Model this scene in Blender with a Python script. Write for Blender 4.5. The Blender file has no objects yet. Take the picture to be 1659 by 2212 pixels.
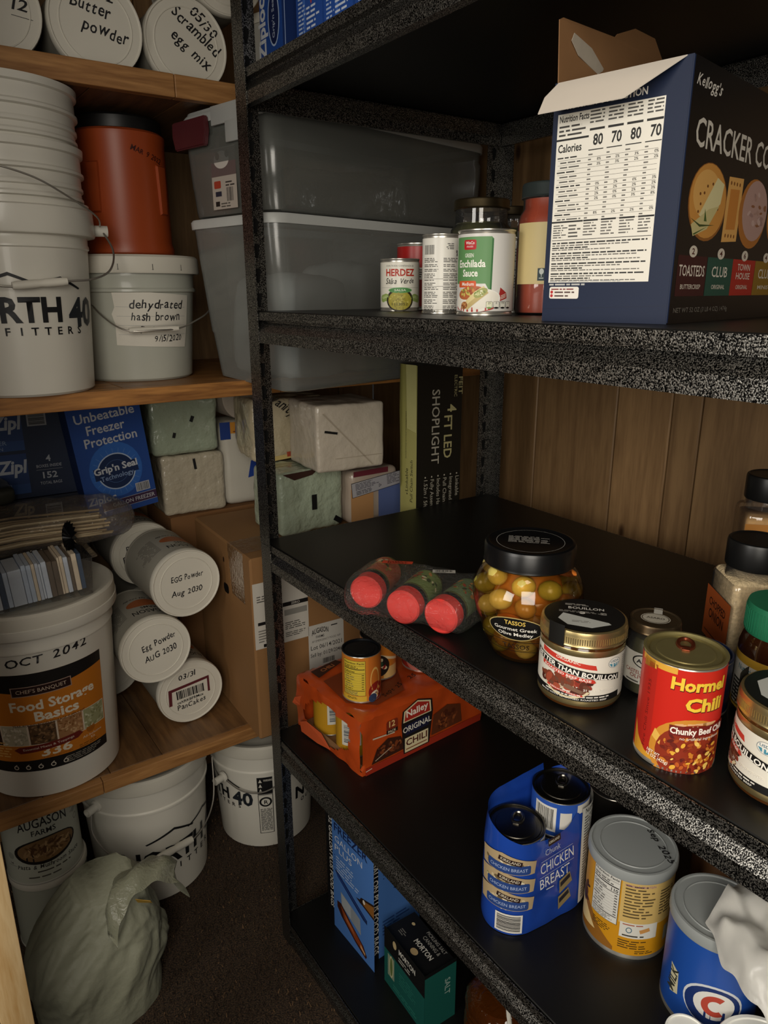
import bpy, bmesh, math, random
from mathutils import Vector, Matrix, noise

PI = math.pi
sc = bpy.context.scene
COL = sc.collection
random.seed(7)

# ------------------------------------------------------------------ camera, light, exposure
def R3(yaw, pitch, roll):
    fw = Vector((math.sin(yaw)*math.cos(pitch), math.cos(yaw)*math.cos(pitch), -math.sin(pitch)))
    rt = Vector((math.cos(yaw), -math.sin(yaw), 0)); up = rt.cross(fw)
    c, s = math.cos(roll), math.sin(roll)
    return c*rt + s*up, -s*rt + c*up, fw
cam = bpy.data.cameras.new('camera'); cam_ob = bpy.data.objects.new('camera', cam); COL.objects.link(cam_ob)
r_, u_, f_ = R3(math.radians(34.9505), math.radians(16.9125), math.radians(-0.1966))
cam_ob.matrix_world = Matrix(((r_.x, u_.x, -f_.x, 0), (r_.y, u_.y, -f_.y, 0), (r_.z, u_.z, -f_.z, 1.335), (0, 0, 0, 1)))
cam.sensor_fit = 'VERTICAL'; cam.sensor_height = 24.0
cam.lens = 24.0*1561.38/2212.0
cam.clip_start = 0.02
sc.camera = cam_ob

def area(name, loc, target, sx, sy, power, color):
    l = bpy.data.lights.new(name, 'AREA'); l.shape = 'RECTANGLE'; l.size = sx; l.size_y = sy
    l.energy = power; l.color = color; l.spread = math.radians(125)
    o = bpy.data.objects.new(name, l); COL.objects.link(o); o.location = loc
    d = Vector(target)-Vector(loc)
    o.rotation_euler = d.to_track_quat('-Z', 'Y').to_euler()
    return o
area('doorway_daylight', (-0.40, -0.45, 1.46), (0.58, 0.55, 0.84), 0.7, 1.0, 12.5, (1.0, 0.93, 0.82))
area('side_room_daylight', (-1.25, 0.40, 1.50), (0.5, 0.30, 0.95), 0.6, 0.9, 9.5, (1.0, 0.95, 0.87))
area('ceiling_lamp', (0.05, 0.1, 2.28), (0.05, 0.1, 0), 0.3, 0.3, 1.5, (1.0, 0.84, 0.64))
w = bpy.data.worlds.new('room_air'); sc.world = w; w.use_nodes = True
w.node_tree.nodes['Background'].inputs[0].default_value = (1.0, 0.92, 0.82, 1)
w.node_tree.nodes['Background'].inputs[1].default_value = 0.02
sc.view_settings.view_transform = 'Standard'; sc.view_settings.look = 'None'
sc.view_settings.exposure = -0.45; sc.view_settings.gamma = 1.0
sc.view_settings.use_curve_mapping = False

# ------------------------------------------------------------------ materials
def lin(c):
    if isinstance(c, str):
        c = tuple(int(c[i:i+2], 16)/255 for i in (0, 2, 4))
    return tuple(x/12.92 if x <= 0.04045 else ((x+0.055)/1.055)**2.4 for x in c) + (1.0,)
_M = {}
def mat(color, rough=0.5, metal=0.0, var=0.06, scale=40.0, bump=0.0, bscale=200.0, alpha=1.0, coat=0.0, trans=0.0, ior=1.45, spec=0.5, sss=0.0, stretch=(1, 1, 1)):
    key = (color, rough, metal, var, scale, bump, bscale, alpha, coat, trans, ior, spec, sss, stretch)
    if key in _M: return _M[key]
    m = bpy.data.materials.new('m_%s' % (color if isinstance(color, str) else 'c')); m.use_nodes = True
    nt = m.node_tree; N = nt.nodes; b = N['Principled BSDF']
    c = lin(color)
    b.inputs['Roughness'].default_value = rough; b.inputs['Metallic'].default_value = metal
    b.inputs['IOR'].default_value = ior
    b.inputs['Specular IOR Level'].default_value = spec
    b.inputs['Alpha'].default_value = alpha
    b.inputs['Coat Weight'].default_value = coat
    b.inputs['Transmission Weight'].default_value = trans
    b.inputs['Base Color'].default_value = c
    if sss > 0:
        b.inputs['Subsurface Weight'].default_value = sss; b.inputs['Subsurface Radius'].default_value = (0.01, 0.008, 0.006)
    if var > 0 or bump > 0:
        tc = N.new('ShaderNodeTexCoord'); mp = N.new('ShaderNodeMapping'); mp.inputs['Scale'].default_value = stretch
        nt.links.new(tc.outputs['Object'], mp.inputs[0])
    if var > 0:
        n = N.new('ShaderNodeTexNoise'); n.inputs['Scale'].default_value = scale; n.inputs['Detail'].default_value = 3
        nt.links.new(mp.outputs[0], n.inputs['Vector'])
        r = N.new('ShaderNodeMix'); r.data_type = 'RGBA'
        r.inputs[6].default_value = tuple(x*(1-var) for x in c[:3])+(1,); r.inputs[7].default_value = tuple(min(1, x*(1+var)) for x in c[:3])+(1,)
        nt.links.new(n.outputs['Fac'], r.inputs[0]); nt.links.new(r.outputs[2], b.inputs['Base Color'])
    if bump > 0:
        n2 = N.new('ShaderNodeTexNoise'); n2.inputs['Scale'].default_value = bscale; n2.inputs['Detail'].default_value = 3
        nt.links.new(mp.outputs[0], n2.inputs['Vector'])
        bp = N.new('ShaderNodeBump'); bp.inputs['Strength'].default_value = min(bump, 1); bp.inputs['Distance'].default_value = 0.002*max(1, bump)
        nt.links.new(n2.outputs['Fac'], bp.inputs['Height']); nt.links.new(bp.outputs[0], b.inputs['Normal'])
    _M[key] = m
    return m
def ink(c, rough=0.5): return mat(c, rough, 0, 0.0)

def hammered():
    if 'ham' in _M: return _M['ham']
    m = bpy.data.materials.new('hammered_black_paint'); m.use_nodes = True
    nt = m.node_tree; N = nt.nodes; b = N['Principled BSDF']
    tc = N.new('ShaderNodeTexCoord'); n = N.new('ShaderNodeTexNoise'); n.inputs['Scale'].default_value = 800; n.inputs['Detail'].default_value = 1.5
    nt.links.new(tc.outputs['Object'], n.inputs['Vector'])
    cr = N.new('ShaderNodeValToRGB'); cr.color_ramp.elements[0].position = 0.45; cr.color_ramp.elements[0].color = (0.004, 0.004, 0.004, 1)
    cr.color_ramp.elements[1].position = 0.66; cr.color_ramp.elements[1].color = (0.44, 0.425, 0.39, 1)
    nt.links.new(n.outputs['Fac'], cr.inputs[0]); nt.links.new(cr.outputs[0], b.inputs['Base Color'])
    bp = N.new('ShaderNodeBump'); bp.inputs['Strength'].default_value = 0.35; bp.inputs['Distance'].default_value = 0.001
    nt.links.new(n.outputs['Fac'], bp.inputs['Height']); nt.links.new(bp.outputs[0], b.inputs['Normal'])
    b.inputs['Metallic'].default_value = 0.92; b.inputs['Roughness'].default_value = 0.36
    _M['ham'] = m; return m

def wood(name, c1, c2, axis='X', scale=1.0, rough=0.55, knots=True):
    key = ('wood', name)
    if key in _M: return _M[key]
    m = bpy.data.materials.new(name); m.use_nodes = True
    nt = m.node_tree; N = nt.nodes; b = N['Principled BSDF']
    tc = N.new('ShaderNodeTexCoord'); geo = N.new('ShaderNodeNewGeometry')
    mp = N.new('ShaderNodeMapping')
    s = {'X': (1.2, 14, 14), 'Y': (14, 1.2, 14), 'Z': (14, 14, 1.2)}[axis]
    mp.inputs['Scale'].default_value = tuple(k*scale for k in s)
    off = N.new('ShaderNodeVectorMath'); off.operation = 'MULTIPLY_ADD'
    cmb = N.new('ShaderNodeCombineXYZ')
    for i in range(3): nt.links.new(geo.outputs['Random Per Island'], cmb.inputs[i])
    off.inputs[1].default_value = (31, 17, 23)
    nt.links.new(cmb.outputs[0], off.inputs[0]); nt.links.new(tc.outputs['Object'], off.inputs[2])
    nt.links.new(off.outputs[0], mp.inputs[0])
    n = N.new('ShaderNodeTexNoise'); n.inputs['Scale'].default_value = 3.0; n.inputs['Detail'].default_value = 6; n.inputs['Distortion'].default_value = 1.2
    nt.links.new(mp.outputs[0], n.inputs['Vector'])
    n2 = N.new('ShaderNodeTexNoise'); n2.inputs['Scale'].default_value = 22.0; n2.inputs['Detail'].default_value = 2
    nt.links.new(mp.outputs[0], n2.inputs['Vector'])
    ad = N.new('ShaderNodeMath'); ad.operation = 'MULTIPLY_ADD'; ad.inputs[1].default_value = 0.35
    nt.links.new(n2.outputs['Fac'], ad.inputs[0]); nt.links.new(n.outputs['Fac'], ad.inputs[2])
    cr = N.new('ShaderNodeValToRGB'); cr.color_ramp.elements[0].position = 0.45; cr.color_ramp.elements[0].color = lin(c2)
    cr.color_ramp.elements[1].position = 0.85; cr.color_ramp.elements[1].color = lin(c1)
    nt.links.new(ad.outputs[0], cr.inputs[0])
    hsv = N.new('ShaderNodeHueSaturation')
    vv = N.new('ShaderNodeMath'); vv.operation = 'MULTIPLY_ADD'; vv.inputs[1].default_value = 0.35; vv.inputs[2].default_value = 0.82
    nt.links.new(geo.outputs['Random Per Island'], vv.inputs[0]); nt.links.new(vv.outputs[0], hsv.inputs['Value'])
    nt.links.new(cr.outputs[0], hsv.inputs['Color']); last = hsv.outputs[0]
    if knots:
        mk = N.new('ShaderNodeMapping'); ks = {'X': (5, 11, 11), 'Y': (11, 5, 11), 'Z': (11, 11, 5)}[axis]; mk.inputs['Scale'].default_value = ks
        nt.links.new(off.outputs[0], mk.inputs[0])
        vo = N.new('ShaderNodeTexVoronoi'); vo.inputs['Scale'].default_value = 0.9; nt.links.new(mk.outputs[0], vo.inputs['Vector'])
        kr = N.new('ShaderNodeValToRGB'); kr.color_ramp.elements[0].position = 0.04; kr.color_ramp.elements[0].color = (0.25, 0.2, 0.17, 1)
        kr.color_ramp.elements[1].position = 0.1; kr.color_ramp.elements[1].color = (1, 1, 1, 1)
        nt.links.new(vo.outputs['Distance'], kr.inputs[0])
        mx = N.new('ShaderNodeMix'); mx.data_type = 'RGBA'; mx.blend_type = 'MULTIPLY'; mx.inputs[0].default_value = 1
        nt.links.new(last, mx.inputs[6]); nt.links.new(kr.outputs[0], mx.inputs[7]); last = mx.outputs[2]
    nt.links.new(last, b.inputs['Base Color'])
    b.inputs['Roughness'].default_value = rough
    bp = N.new('ShaderNodeBump'); bp.inputs['Strength'].default_value = 0.15; bp.inputs['Distance'].default_value = 0.001
    nt.links.new(ad.outputs[0], bp.inputs['Height']); nt.links.new(bp.outputs[0], b.inputs['Normal'])
    _M[key] = m; return m

WHITE = mat('dcd8cc', 0.38, 0, 0.04, 12, sss=0.0)
TIN = mat('c9c5bb', 0.28, 0.8, 0.05, 30)
DARKTIN = mat('6b675f', 0.32, 1.0, 0.08, 60)
GOLD = mat('cdb781', 0.30, 0.9, 0.05, 30)
WIRE = mat('a39e95', 0.38, 0.8, 0.03)
BLACKP = mat('101010', 0.38, 0, 0.1)

# ------------------------------------------------------------------ object helpers
def thing(name, label, cat, loc=(0, 0, 0), rot=(0, 0, 0), group=None):
    o = bpy.data.objects.new(name, None); COL.objects.link(o); o.empty_display_size = 0.02
    o.location = loc; o.rotation_euler = rot; o['label'] = label; o['category'] = cat
    if group: o['group'] = group
    return o
def tag(o, label, cat, group=None):
    o['label'] = label; o['category'] = cat
    if group: o['group'] = group
    return o
def obj(name, bm, mats, parent=None, smooth=True, angle=35, loc=None, rot=None):
    me = bpy.data.meshes.new(name)
    bmesh.ops.recalc_face_normals(bm, faces=bm.faces)
    for f in bm.faces: f.smooth = smooth
    bm.to_mesh(me); bm.free()
    if smooth: me.set_sharp_from_angle(angle=math.radians(angle))
    if not isinstance(mats, (list, tuple)): mats = [mats]
    for m in mats: me.materials.append(m)
    o = bpy.data.objects.new(name, me); COL.objects.link(o)
    if parent: o.parent = parent
    if loc: o.location = loc
    if rot: o.rotation_euler = rot
    return o
def struct(name, bm, mats, smooth=False):
    o = obj(name, bm, mats, None, smooth); o['kind'] = 'structure'; return o

def B(): return bmesh.new()
def box(bm, x0, x1, y0, y1, z0, z1, bev=0.0, mi=0, seg=2, M=None):
    t = B(); bmesh.ops.create_cube(t, size=1.0)
    for v in t.verts:
        v.co = Vector((x0+(v.co.x+0.5)*(x1-x0), y0+(v.co.y+0.5)*(y1-y0), z0+(v.co.z+0.5)*(z1-z0)))
    if bev > 0: bmesh.ops.bevel(t, geom=t.edges[:], offset=bev, segments=seg, affect='EDGES', profile=0.5)
    return join(bm, t, mi, M)
def join(bm, t, mi=0, M=None):
    vs = [bm.verts.new(M @ v.co if M else v.co) for v in t.verts]
    t.verts.index_update()
    for f in t.faces:
        try:
            nf = bm.faces.new([vs[v.index] for v in f.verts]); nf.material_index = mi if mi is not None else f.material_index
        except ValueError: pass
    t.free(); return bm
def lathe(bm, prof, seg=48, mi=0, M=None, mis=None, a0=0.0, a1=None):
    full = a1 is None
    n = seg; ring = []
    for (r, z) in prof:
        if r <= 1e-6: ring.append([bm.verts.new(M @ Vector((0, 0, z)) if M else (0, 0, z))])
        else:
            row = []
            for i in range(n if full else n+1):
                a = 2*PI*i/n if full else a0+(a1-a0)*i/n
                p = Vector((r*math.cos(a), r*math.sin(a), z)); row.append(bm.verts.new(M @ p if M else p))
            ring.append(row)
    for k in range(len(prof)-1):
        A, Bb = ring[k], ring[k+1]; m = mis[k] if mis else mi
        cnt = n
        for i in range(cnt):
            j = (i+1) % n if full else i+1
            try:
                if len(A) == 1 and len(Bb) == 1: continue
                if len(A) == 1: f = bm.faces.new((A[0], Bb[i], Bb[j]))
                elif len(Bb) == 1: f = bm.faces.new((A[i], A[j], Bb[0]))
                else: f = bm.faces.new((A[i], A[j], Bb[j], Bb[i]))
                f.material_index = m
            except ValueError: pass
    return bm
def tube(bm, pts, r, seg=8, mi=0, closed=False, cap=True):
    pts = [Vector(p) for p in pts]; n = len(pts); rings = []
    up = Vector((0, 0, 1)); prev = None
    for i, p in enumerate(pts):
        if closed: d = pts[(i+1) % n]-pts[i-1]
        else: d = pts[min(i+1, n-1)]-pts[max(i-1, 0)]
        d.normalize()
        if prev is None:
            a = up if abs(d.z) < 0.9 else Vector((1, 0, 0)); x = d.cross(a).normalized()
        else: x = (prev-d*prev.dot(d)).normalized()
        prev = x; y = d.cross(x)
        rr = r[i] if isinstance(r, (list, tuple)) else r
        rings.append([bm.verts.new(p+(x*math.cos(2*PI*k/seg)+y*math.sin(2*PI*k/seg))*rr) for k in range(seg)])
    for i in range(n if closed else n-1):
        A, C2 = rings[i], rings[(i+1) % n]
        for k in range(seg):
            f = bm.faces.new((A[k], A[(k+1) % seg], C2[(k+1) % seg], C2[k])); f.material_index = mi
    if cap and not closed:
        for A in (rings[0], rings[-1]):
            f = bm.faces.new(A); f.material_index = mi
    return bm
def prism(bm, pts, z0, z1, mi=0, M=None):
    a = [Vector((p[0], p[1], z0)) for p in pts]; b = [Vector((p[0], p[1], z1)) for p in pts]
    va = [bm.verts.new(M @ p if M else p) for p in a]; vb = [bm.verts.new(M @ p if M else p) for p in b]
    n = len(pts)
    for q in (va[::-1], vb):
        f = bm.faces.new(q); f.material_index = mi
    for i in range(n):
        f = bm.faces.new((va[i], va[(i+1) % n], vb[(i+1) % n], vb[i])); f.material_index = mi
    return bm
def ball(bm, c, r, mi=0, sx=1, sy=1, sz=1, u=14, v=9, M=None):
    t = B(); bmesh.ops.create_uvsphere(t, u_segments=u, v_segments=v, radius=r)
    T = Matrix.Translation(c) @ (M or Matrix()) @ Matrix.Diagonal((sx, sy, sz, 1))
    return join(bm, t, mi, T)
def pillow(sx, sy, sz, bev, amp, fr, seed, cuts=7):
    """a soft wrapped block standing on z=0, centred in x and y"""
    t = B(); bmesh.ops.create_cube(t, size=1.0)
    for v in t.verts: v.co = Vector((v.co.x*sx, v.co.y*sy, v.co.z*sz))
    bmesh.ops.bevel(t, geom=t.edges[:], offset=bev, segments=3, affect='EDGES', profile=0.5)
    bmesh.ops.triangulate(t, faces=[f for f in t.faces if len(f.verts) > 4])
    L = max(sx, sy, sz)/cuts
    for _ in range(5):
        es = [e for e in t.edges if e.calc_length() > L]
        if not es: break
        bmesh.ops.subdivide_edges(t, edges=es, cuts=1, use_grid_fill=True)
    bmesh.ops.triangulate(t, faces=[f for f in t.faces if len(f.verts) > 4])
    t.normal_update()
    o = Vector((seed*3.1, seed*7.7, seed*1.3))
    for v in t.verts:
        d = noise.noise(v.co*fr+o)*amp + noise.noise(v.co*fr*2.7+o)*amp*0.45
        if v.co.z < -sz/2+1e-4: d = 0
        v.co += v.normal*d
    for v in t.verts: v.co.z = max(v.co.z+sz/2, 0)
    return t

# ------------------------------------------------------------------ printed matter
_TX = {}
def glyphs(s, bold, res=2):
    k = (s, bold, res)
    if k in _TX: return _TX[k]
    cu = bpy.data.curves.new('tmp', 'FONT'); cu.body = s; cu.offset = bold; cu.resolution_u = res
    ob = bpy.data.objects.new('tmp', cu); me = bpy.data.meshes.new_from_object(ob)
    V = [(v.co.x, v.co.y) for v in me.vertices]; F = [tuple(p.vertices) for p in me.polygons]
    bpy.data.objects.remove(ob); bpy.data.curves.remove(cu); bpy.data.meshes.remove(me)
    _TX[k] = (V, F); return V, F
class Decal:
    def __init__(s): s.it = []
    def poly(s, pts, col, l=1, rough=0.5):
        s.it.append(([tuple(p) for p in pts], [tuple(range(len(pts)))], (col, rough), l)); return s
    def rect(s, x, y, w, h, col, l=1, rot=0, rough=0.5):
        c, n = math.cos(rot), math.sin(rot)
        P = [(-w/2, -h/2), (w/2, -h/2), (w/2, h/2), (-w/2, h/2)]
        return s.poly([(x+a*c-b*n, y+a*n+b*c) for a, b in P], col, l, rough)
    def rrect(s, x, y, w, h, col, l=1, r=None, rot=0):
        r = r or min(w, h)*0.2; P = []
        for cx, cy, a in ((w/2-r, h/2-r, 0), (-w/2+r, h/2-r, PI/2), (-w/2+r, -h/2+r, PI), (w/2-r, -h/2+r, 1.5*PI)):
            for k in range(5): P.append((cx+r*math.cos(a+k*PI/8), cy+r*math.sin(a+k*PI/8)))
        c, n = math.cos(rot), math.sin(rot)
        return s.poly([(x+a*c-b*n, y+a*n+b*c) for a, b in P], col, l)
    def ell(s, x, y, rx, ry, col, l=1, rot=0, n=28, rough=0.5):
        c, k = math.cos(rot), math.sin(rot); P = []
        for i in range(n):
            a, b = rx*math.cos(2*PI*i/n), ry*math.sin(2*PI*i/n); P.append((x+a*c-b*k, y+a*k+b*c))
        return s.poly(P, col, l, rough)
    def ring(s, x, y, r0, r1, col, l=1, n=40, ry=1.0, a0=0, a1=2*PI):
        V = []; F = []
        for i in range(n+1):
            a = a0+(a1-a0)*i/n; V += [(x+r0*math.cos(a), y+ry*r0*math.sin(a)), (x+r1*math.cos(a), y+ry*r1*math.sin(a))]
        for i in range(n): F.append((2*i, 2*i+1, 2*i+3, 2*i+2))
        s.it.append((V, F, (col, 0.5), l)); return s
    def text(s, t, x, y, h, col, l=2, bold=0.0, shear=0.0, rot=0.0, w=None, al='C', sx=1.0, arc=0.0, wob=0.0, res=2):
        """h = capital height; w = forced width"""
        V, F = glyphs(t, bold, res)
        if not V: return s
        xs = [v[0] for v in V]; x0, x1 = min(xs), max(xs); k = h/0.7
        W = (x1-x0)*k*sx
        if w: sx *= w/W; W = w
        c, n = math.cos(rot), math.sin(rot); out = []
        o = {'C': -W/2, 'L': 0, 'R': -W}[al]
        for a, b in V:
            px = (a-x0)*k*sx+o+shear*b*k; py = b*k
            if wob: py += wob*h*math.sin(a*2.3+len(t)); px += wob*h*math.sin(b*5+a)
            if arc: py += arc*(1-(2*(px/W))**2)*h
            out.append((x+px*c-py*n, y+px*n+py*c))
        s.it.append((out, F, (col, 0.5), l)); return s
    def hand(s, t, x, y, h, rot=0.0, col='1b1a1c', l=2, w=None, al='C', seed=1, shear=0.18):
        """pen lettering: letters set one by one with a small wander"""
        rnd = random.Random(seed); tot = 0; parts = []
        for ch in t:
            if ch == ' ': tot += 0.42; continue
            V, F = glyphs(ch, 0.012, 2); xs = [v[0] for v in V]; a, b = min(xs), max(xs)
            parts.append((V, F, a, tot, rnd.uniform(-.05, .05), rnd.uniform(-.06, .06), rnd.uniform(.9, 1.12))); tot += (b-a)+0.09
        k = h/0.7; sx = (w/(tot*k)) if w else 1.0
        o = {'C': -tot/2, 'L': 0, 'R': -tot}[al]; c, n = math.cos(rot), math.sin(rot)
        for V, F, a, t0, dy, dr, ks in parts:
            cc, cs = math.cos(dr), math.sin(dr); out = []
            for p, q in V:
                p2 = (p-a)*ks; q2 = q*ks; p3 = p2*cc-q2*cs+shear*q2+0.02*math.sin(q*9+t0*3); q3 = p2*cs+q2*cc+dy
                px = (p3+t0+o)*k*sx; py = q3*k
                out.append((x+px*c-py*n, y+px*n+py*c))
            s.it.append((out, F, (col, 0.5), l))
        return s
    def fine(s, x, y, w, h, n, col='5a5a58', l=2, seed=1, fill=0.45, rag=True, rot=0):
        """rows of tiny print, drawn as words"""
        rnd = random.Random(seed); V = []; F = []; dy = h/n; c, k = math.cos(rot), math.sin(rot)
        for i in range(n):
            yy = -(i+0.5)*dy; xx = 0.0; end = w*(rnd.uniform(.6, 1) if rag else 1)
            while xx < end:
                ww = min(rnd.uniform(1.2, 4.5)*dy, end-xx)
                q = [(xx, yy-dy*fill/2), (xx+ww, yy-dy*fill/2), (xx+ww, yy+dy*fill/2), (xx, yy+dy*fill/2)]
                b = len(V); V += [(x+a*c-e*k, y+a*k+e*c) for a, e in q]; F.append((b, b+1, b+2, b+3)); xx += ww+0.55*dy
        s.it.append((V, F, (col, 0.5), l)); return s
    def bars(s, x, y, w, h, l=2, seed=3, vert=True, paper='e6e4de', pad=0.12, col='161616', digits=True):
        s.rect(x, y, w*(1+2*pad), h*(1+2*pad), paper, l)
        rnd = random.Random(seed); V = []; F = []; t = 0
        L = w if vert else h; u = L/62
        while t < L-u:
            b = u*rnd.choice((1, 1, 2, 3))
            b = min(b, L-t)
            q = [(x-w/2+t, y-h/2), (x-w/2+t+b, y-h/2), (x-w/2+t+b, y+h/2), (x-w/2+t, y+h/2)] if vert else [(x-w/2, y-h/2+t), (x+w/2, y-h/2+t), (x+w/2, y-h/2+t+b), (x-w/2, y-h/2+t+b)]
            n = len(V); V += q; F.append((n, n+1, n+2, n+3)); t += b+u*rnd.choice((1, 1, 2, 2))
        s.it.append((V, F, (col, 0.5), l+1)); return s
    def blobs(s, x, y, rx, ry, cols, n, size, l=3, seed=1, el=1.6, rot=0):
        rnd = random.Random(seed); c, k = math.cos(rot), math.sin(rot)
        for i in range(n):
            a = rnd.uniform(0, 2*PI); q = math.sqrt(rnd.random())*0.92; z = size*rnd.uniform(.6, 1.25)
            px, py = (rx-z*0.8)*q*math.cos(a), (ry-z*0.8)*q*math.sin(a)
            s.ell(x+px*c-py*k, y+px*k+py*c, z, z/el*rnd.uniform(.7, 1.2), rnd.choice(cols), l+i*0.13, rnd.uniform(0, PI), 9)
        return s
    def facts(s, x, y, w, h, paper='e8e6de', col='1c1c1c', l=1, head='Nutrition Facts', cal='Calories', num='', rows=9, seed=2):
        """x,y = top left"""
        s.rect(x+w/2, y-h/2, w, h, col, l); s.rect(x+w/2, y-h/2, w-0.0012, h-0.0012, paper, l+0.5)
        s.text(head, x+w/2, y-h*0.095, h*0.05, col, l+1.2, 0.02, w=w*0.9)
        s.rect(x+w/2, y-h*0.135, w*0.92, h*0.006, col, l+1.2)
        s.fine(x+w*.05, y-h*.14, w*.85, h*.08, 2, col, l+1.2, seed)
        s.rect(x+w/2, y-h*0.24, w*0.92, h*0.022, col, l+1.2)
        s.text(cal, x+w*.05, y-h*.335, h*.05, col, l+1.2, 0.02, al='L', w=w*.5)
        if num: s.text(num, x+w*.94, y-h*.335, h*.065, col, l+1.2, 0.02, al='R')
        s.rect(x+w/2, y-h*0.355, w*0.92, h*0.012, col, l+1.2)
        for i in range(rows):
            yy = y-h*(.385+.46*i/rows)
            s.fine(x+w*(.05 if i % 3 == 0 else .1), yy, w*.5, h*.036, 1, col if i % 3 == 0 else '55534f', l+1.2, seed+i, .5)
            s.fine(x+w*.84, yy, w*.1, h*.036, 1, col, l+1.2, seed+i+40, .5, False)
            s.rect(x+w/2, yy-h*.044, w*.92, h*.0028, col, l+1.2)
        s.rect(x+w/2, y-h*0.855, w*0.92, h*0.016, col, l+1.2)
        s.fine(x+w*.05, y-h*.875, w*.9, h*.11, 4, '55534f', l+1.2, seed+9)
        return s
    def build(s, name, parent, fn, du=None, dv=None, off=0.0004, step=0.00006, urange=None):
        bm = B(); keys = {}
        for V, F, key, l in s.it:
            mi = keys.setdefault(key, len(keys))
            vs = [bm.verts.new((a, b, l)) for a, b in V]
            for f in F:
                try:
                    nf = bm.faces.new([vs[i] for i in f]); nf.material_index = mi
                except ValueError: pass
        for ax, d in ((0, du), (1, dv)):
            if not d: continue
            xs = [v.co[ax] for v in bm.verts]; a, b = min(xs), max(xs); t = math.ceil(a/d)*d
            while t < b:
                nrm = (1, 0, 0) if ax == 0 else (0, 1, 0); co = (t, 0, 0) if ax == 0 else (0, t, 0)
                fs = [f for f in bm.faces if min(v.co[ax] for v in f.verts) < t-1e-7 and max(v.co[ax] for v in f.verts) > t+1e-7]
                if fs:
                    es = {e for f in fs for e in f.edges}; vs = {v for f in fs for v in f.verts}
                    bmesh.ops.bisect_plane(bm, geom=fs+list(es)+list(vs), dist=1e-7, plane_co=co, plane_no=nrm)
                t += d
        for v in bm.verts: v.co = fn(v.co.x, v.co.y, off+step*v.co.z)
        me = bpy.data.meshes.new(name)
        for f in bm.faces: f.smooth = bool(du)
        bm.to_mesh(me); bm.free()
        for (c, r), i in sorted(keys.items(), key=lambda q: q[1]):
            me.materials.append(c if not isinstance(c, str) else ink(c, r))
        o = bpy.data.objects.new(name, me); COL.objects.link(o)
        if parent: o.parent = parent
        return o
def onplane(p, u, v):
    p, u, v = Vector(p), Vector(u), Vector(v); n = u.cross(v).normalized()
    return lambda a, b, o: p+u*a+v*b+n*o
def oncyl(r, a0, z0=0.0, taper=0.0, c=(0, 0)):
    """u along the circumference (rightwards seen from outside), v up; taper = dr/dz"""
    def f(a, b, o):
        t = a0+a/r; rr = r+taper*b+o
        return Vector((c[0]+rr*math.cos(t), c[1]+rr*math.sin(t), z0+b))
    return f
def face_cam(x, y): return math.atan2(-y, -x)
# ------------------------------------------------------------------ room shell
XR, YB, XL, ZC = 1.22, 1.80, -0.30, 2.35
bm = B(); box(bm, XL-.1, XR+.1, -1.6, YB+.1, -.05, 0)
carpet = bpy.data.materials.new('brown_carpet'); carpet.use_nodes = True
nt = carpet.node_tree; N = nt.nodes; bs = N['Principled BSDF']; tc = N.new('ShaderNodeTexCoord')
n1 = N.new('ShaderNodeTexNoise'); n1.inputs['Scale'].default_value = 320; n1.inputs['Detail'].default_value = 3
cr = N.new('ShaderNodeValToRGB'); E0, E1 = cr.color_ramp.elements
E0.position = 0.36; E0.color = lin('140d08'); E1.position = 0.68; E1.color = lin('54402c')
nt.links.new(tc.outputs['Object'], n1.inputs['Vector']); nt.links.new(n1.outputs['Fac'], cr.inputs[0]); nt.links.new(cr.outputs[0], bs.inputs['Base Color'])
bp = N.new('ShaderNodeBump'); bp.inputs['Strength'].default_value = 0.9; bp.inputs['Distance'].default_value = 0.004
nt.links.new(n1.outputs['Fac'], bp.inputs['Height']); nt.links.new(bp.outputs[0], bs.inputs['Normal']); bs.inputs['Roughness'].default_value = 0.95
struct('floor', bm, carpet)
# carpet pile where the walkway is open
bm = B(); rnd = random.Random(4)
for i in range(15000):
    x, y = rnd.uniform(-.05, .66), rnd.uniform(.55, 1.75)
    if any(math.hypot((x-cx)/rx, (y-cy)/ry) < 1 for cx, cy, rx, ry in ((.364, 1.506, .128, .128), (.664, 1.5, .118, .118), (.13, 1.453, .079, .079), (.165, 1.215, .125, .1))): continue
    h = rnd.uniform(.004, .009); a = rnd.uniform(0, 2*PI); t = rnd.uniform(0, .005); ww = rnd.uniform(.0006, .0013)
    p = Vector((x, y, -.001)); q = Vector((x+t*math.cos(a*3), y+t*math.sin(a*3), h)); d = Vector((math.cos(a), math.sin(a), 0))*ww
    f = bm.faces.new((bm.verts.new(p-d), bm.verts.new(p+d), bm.verts.new(q+d*.5), bm.verts.new(q-d*.5))); f.material_index = rnd.choice((0, 0, 1, 1, 2))
o = obj('carpet_pile', bm, [mat('21160f', .95), mat('3c2b1e', .95), mat('6a5036', .95)], smooth=False)
o['kind'] = 'stuff'; tag(o, 'short brown and tan carpet pile covering the closet floor', 'carpet')

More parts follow.
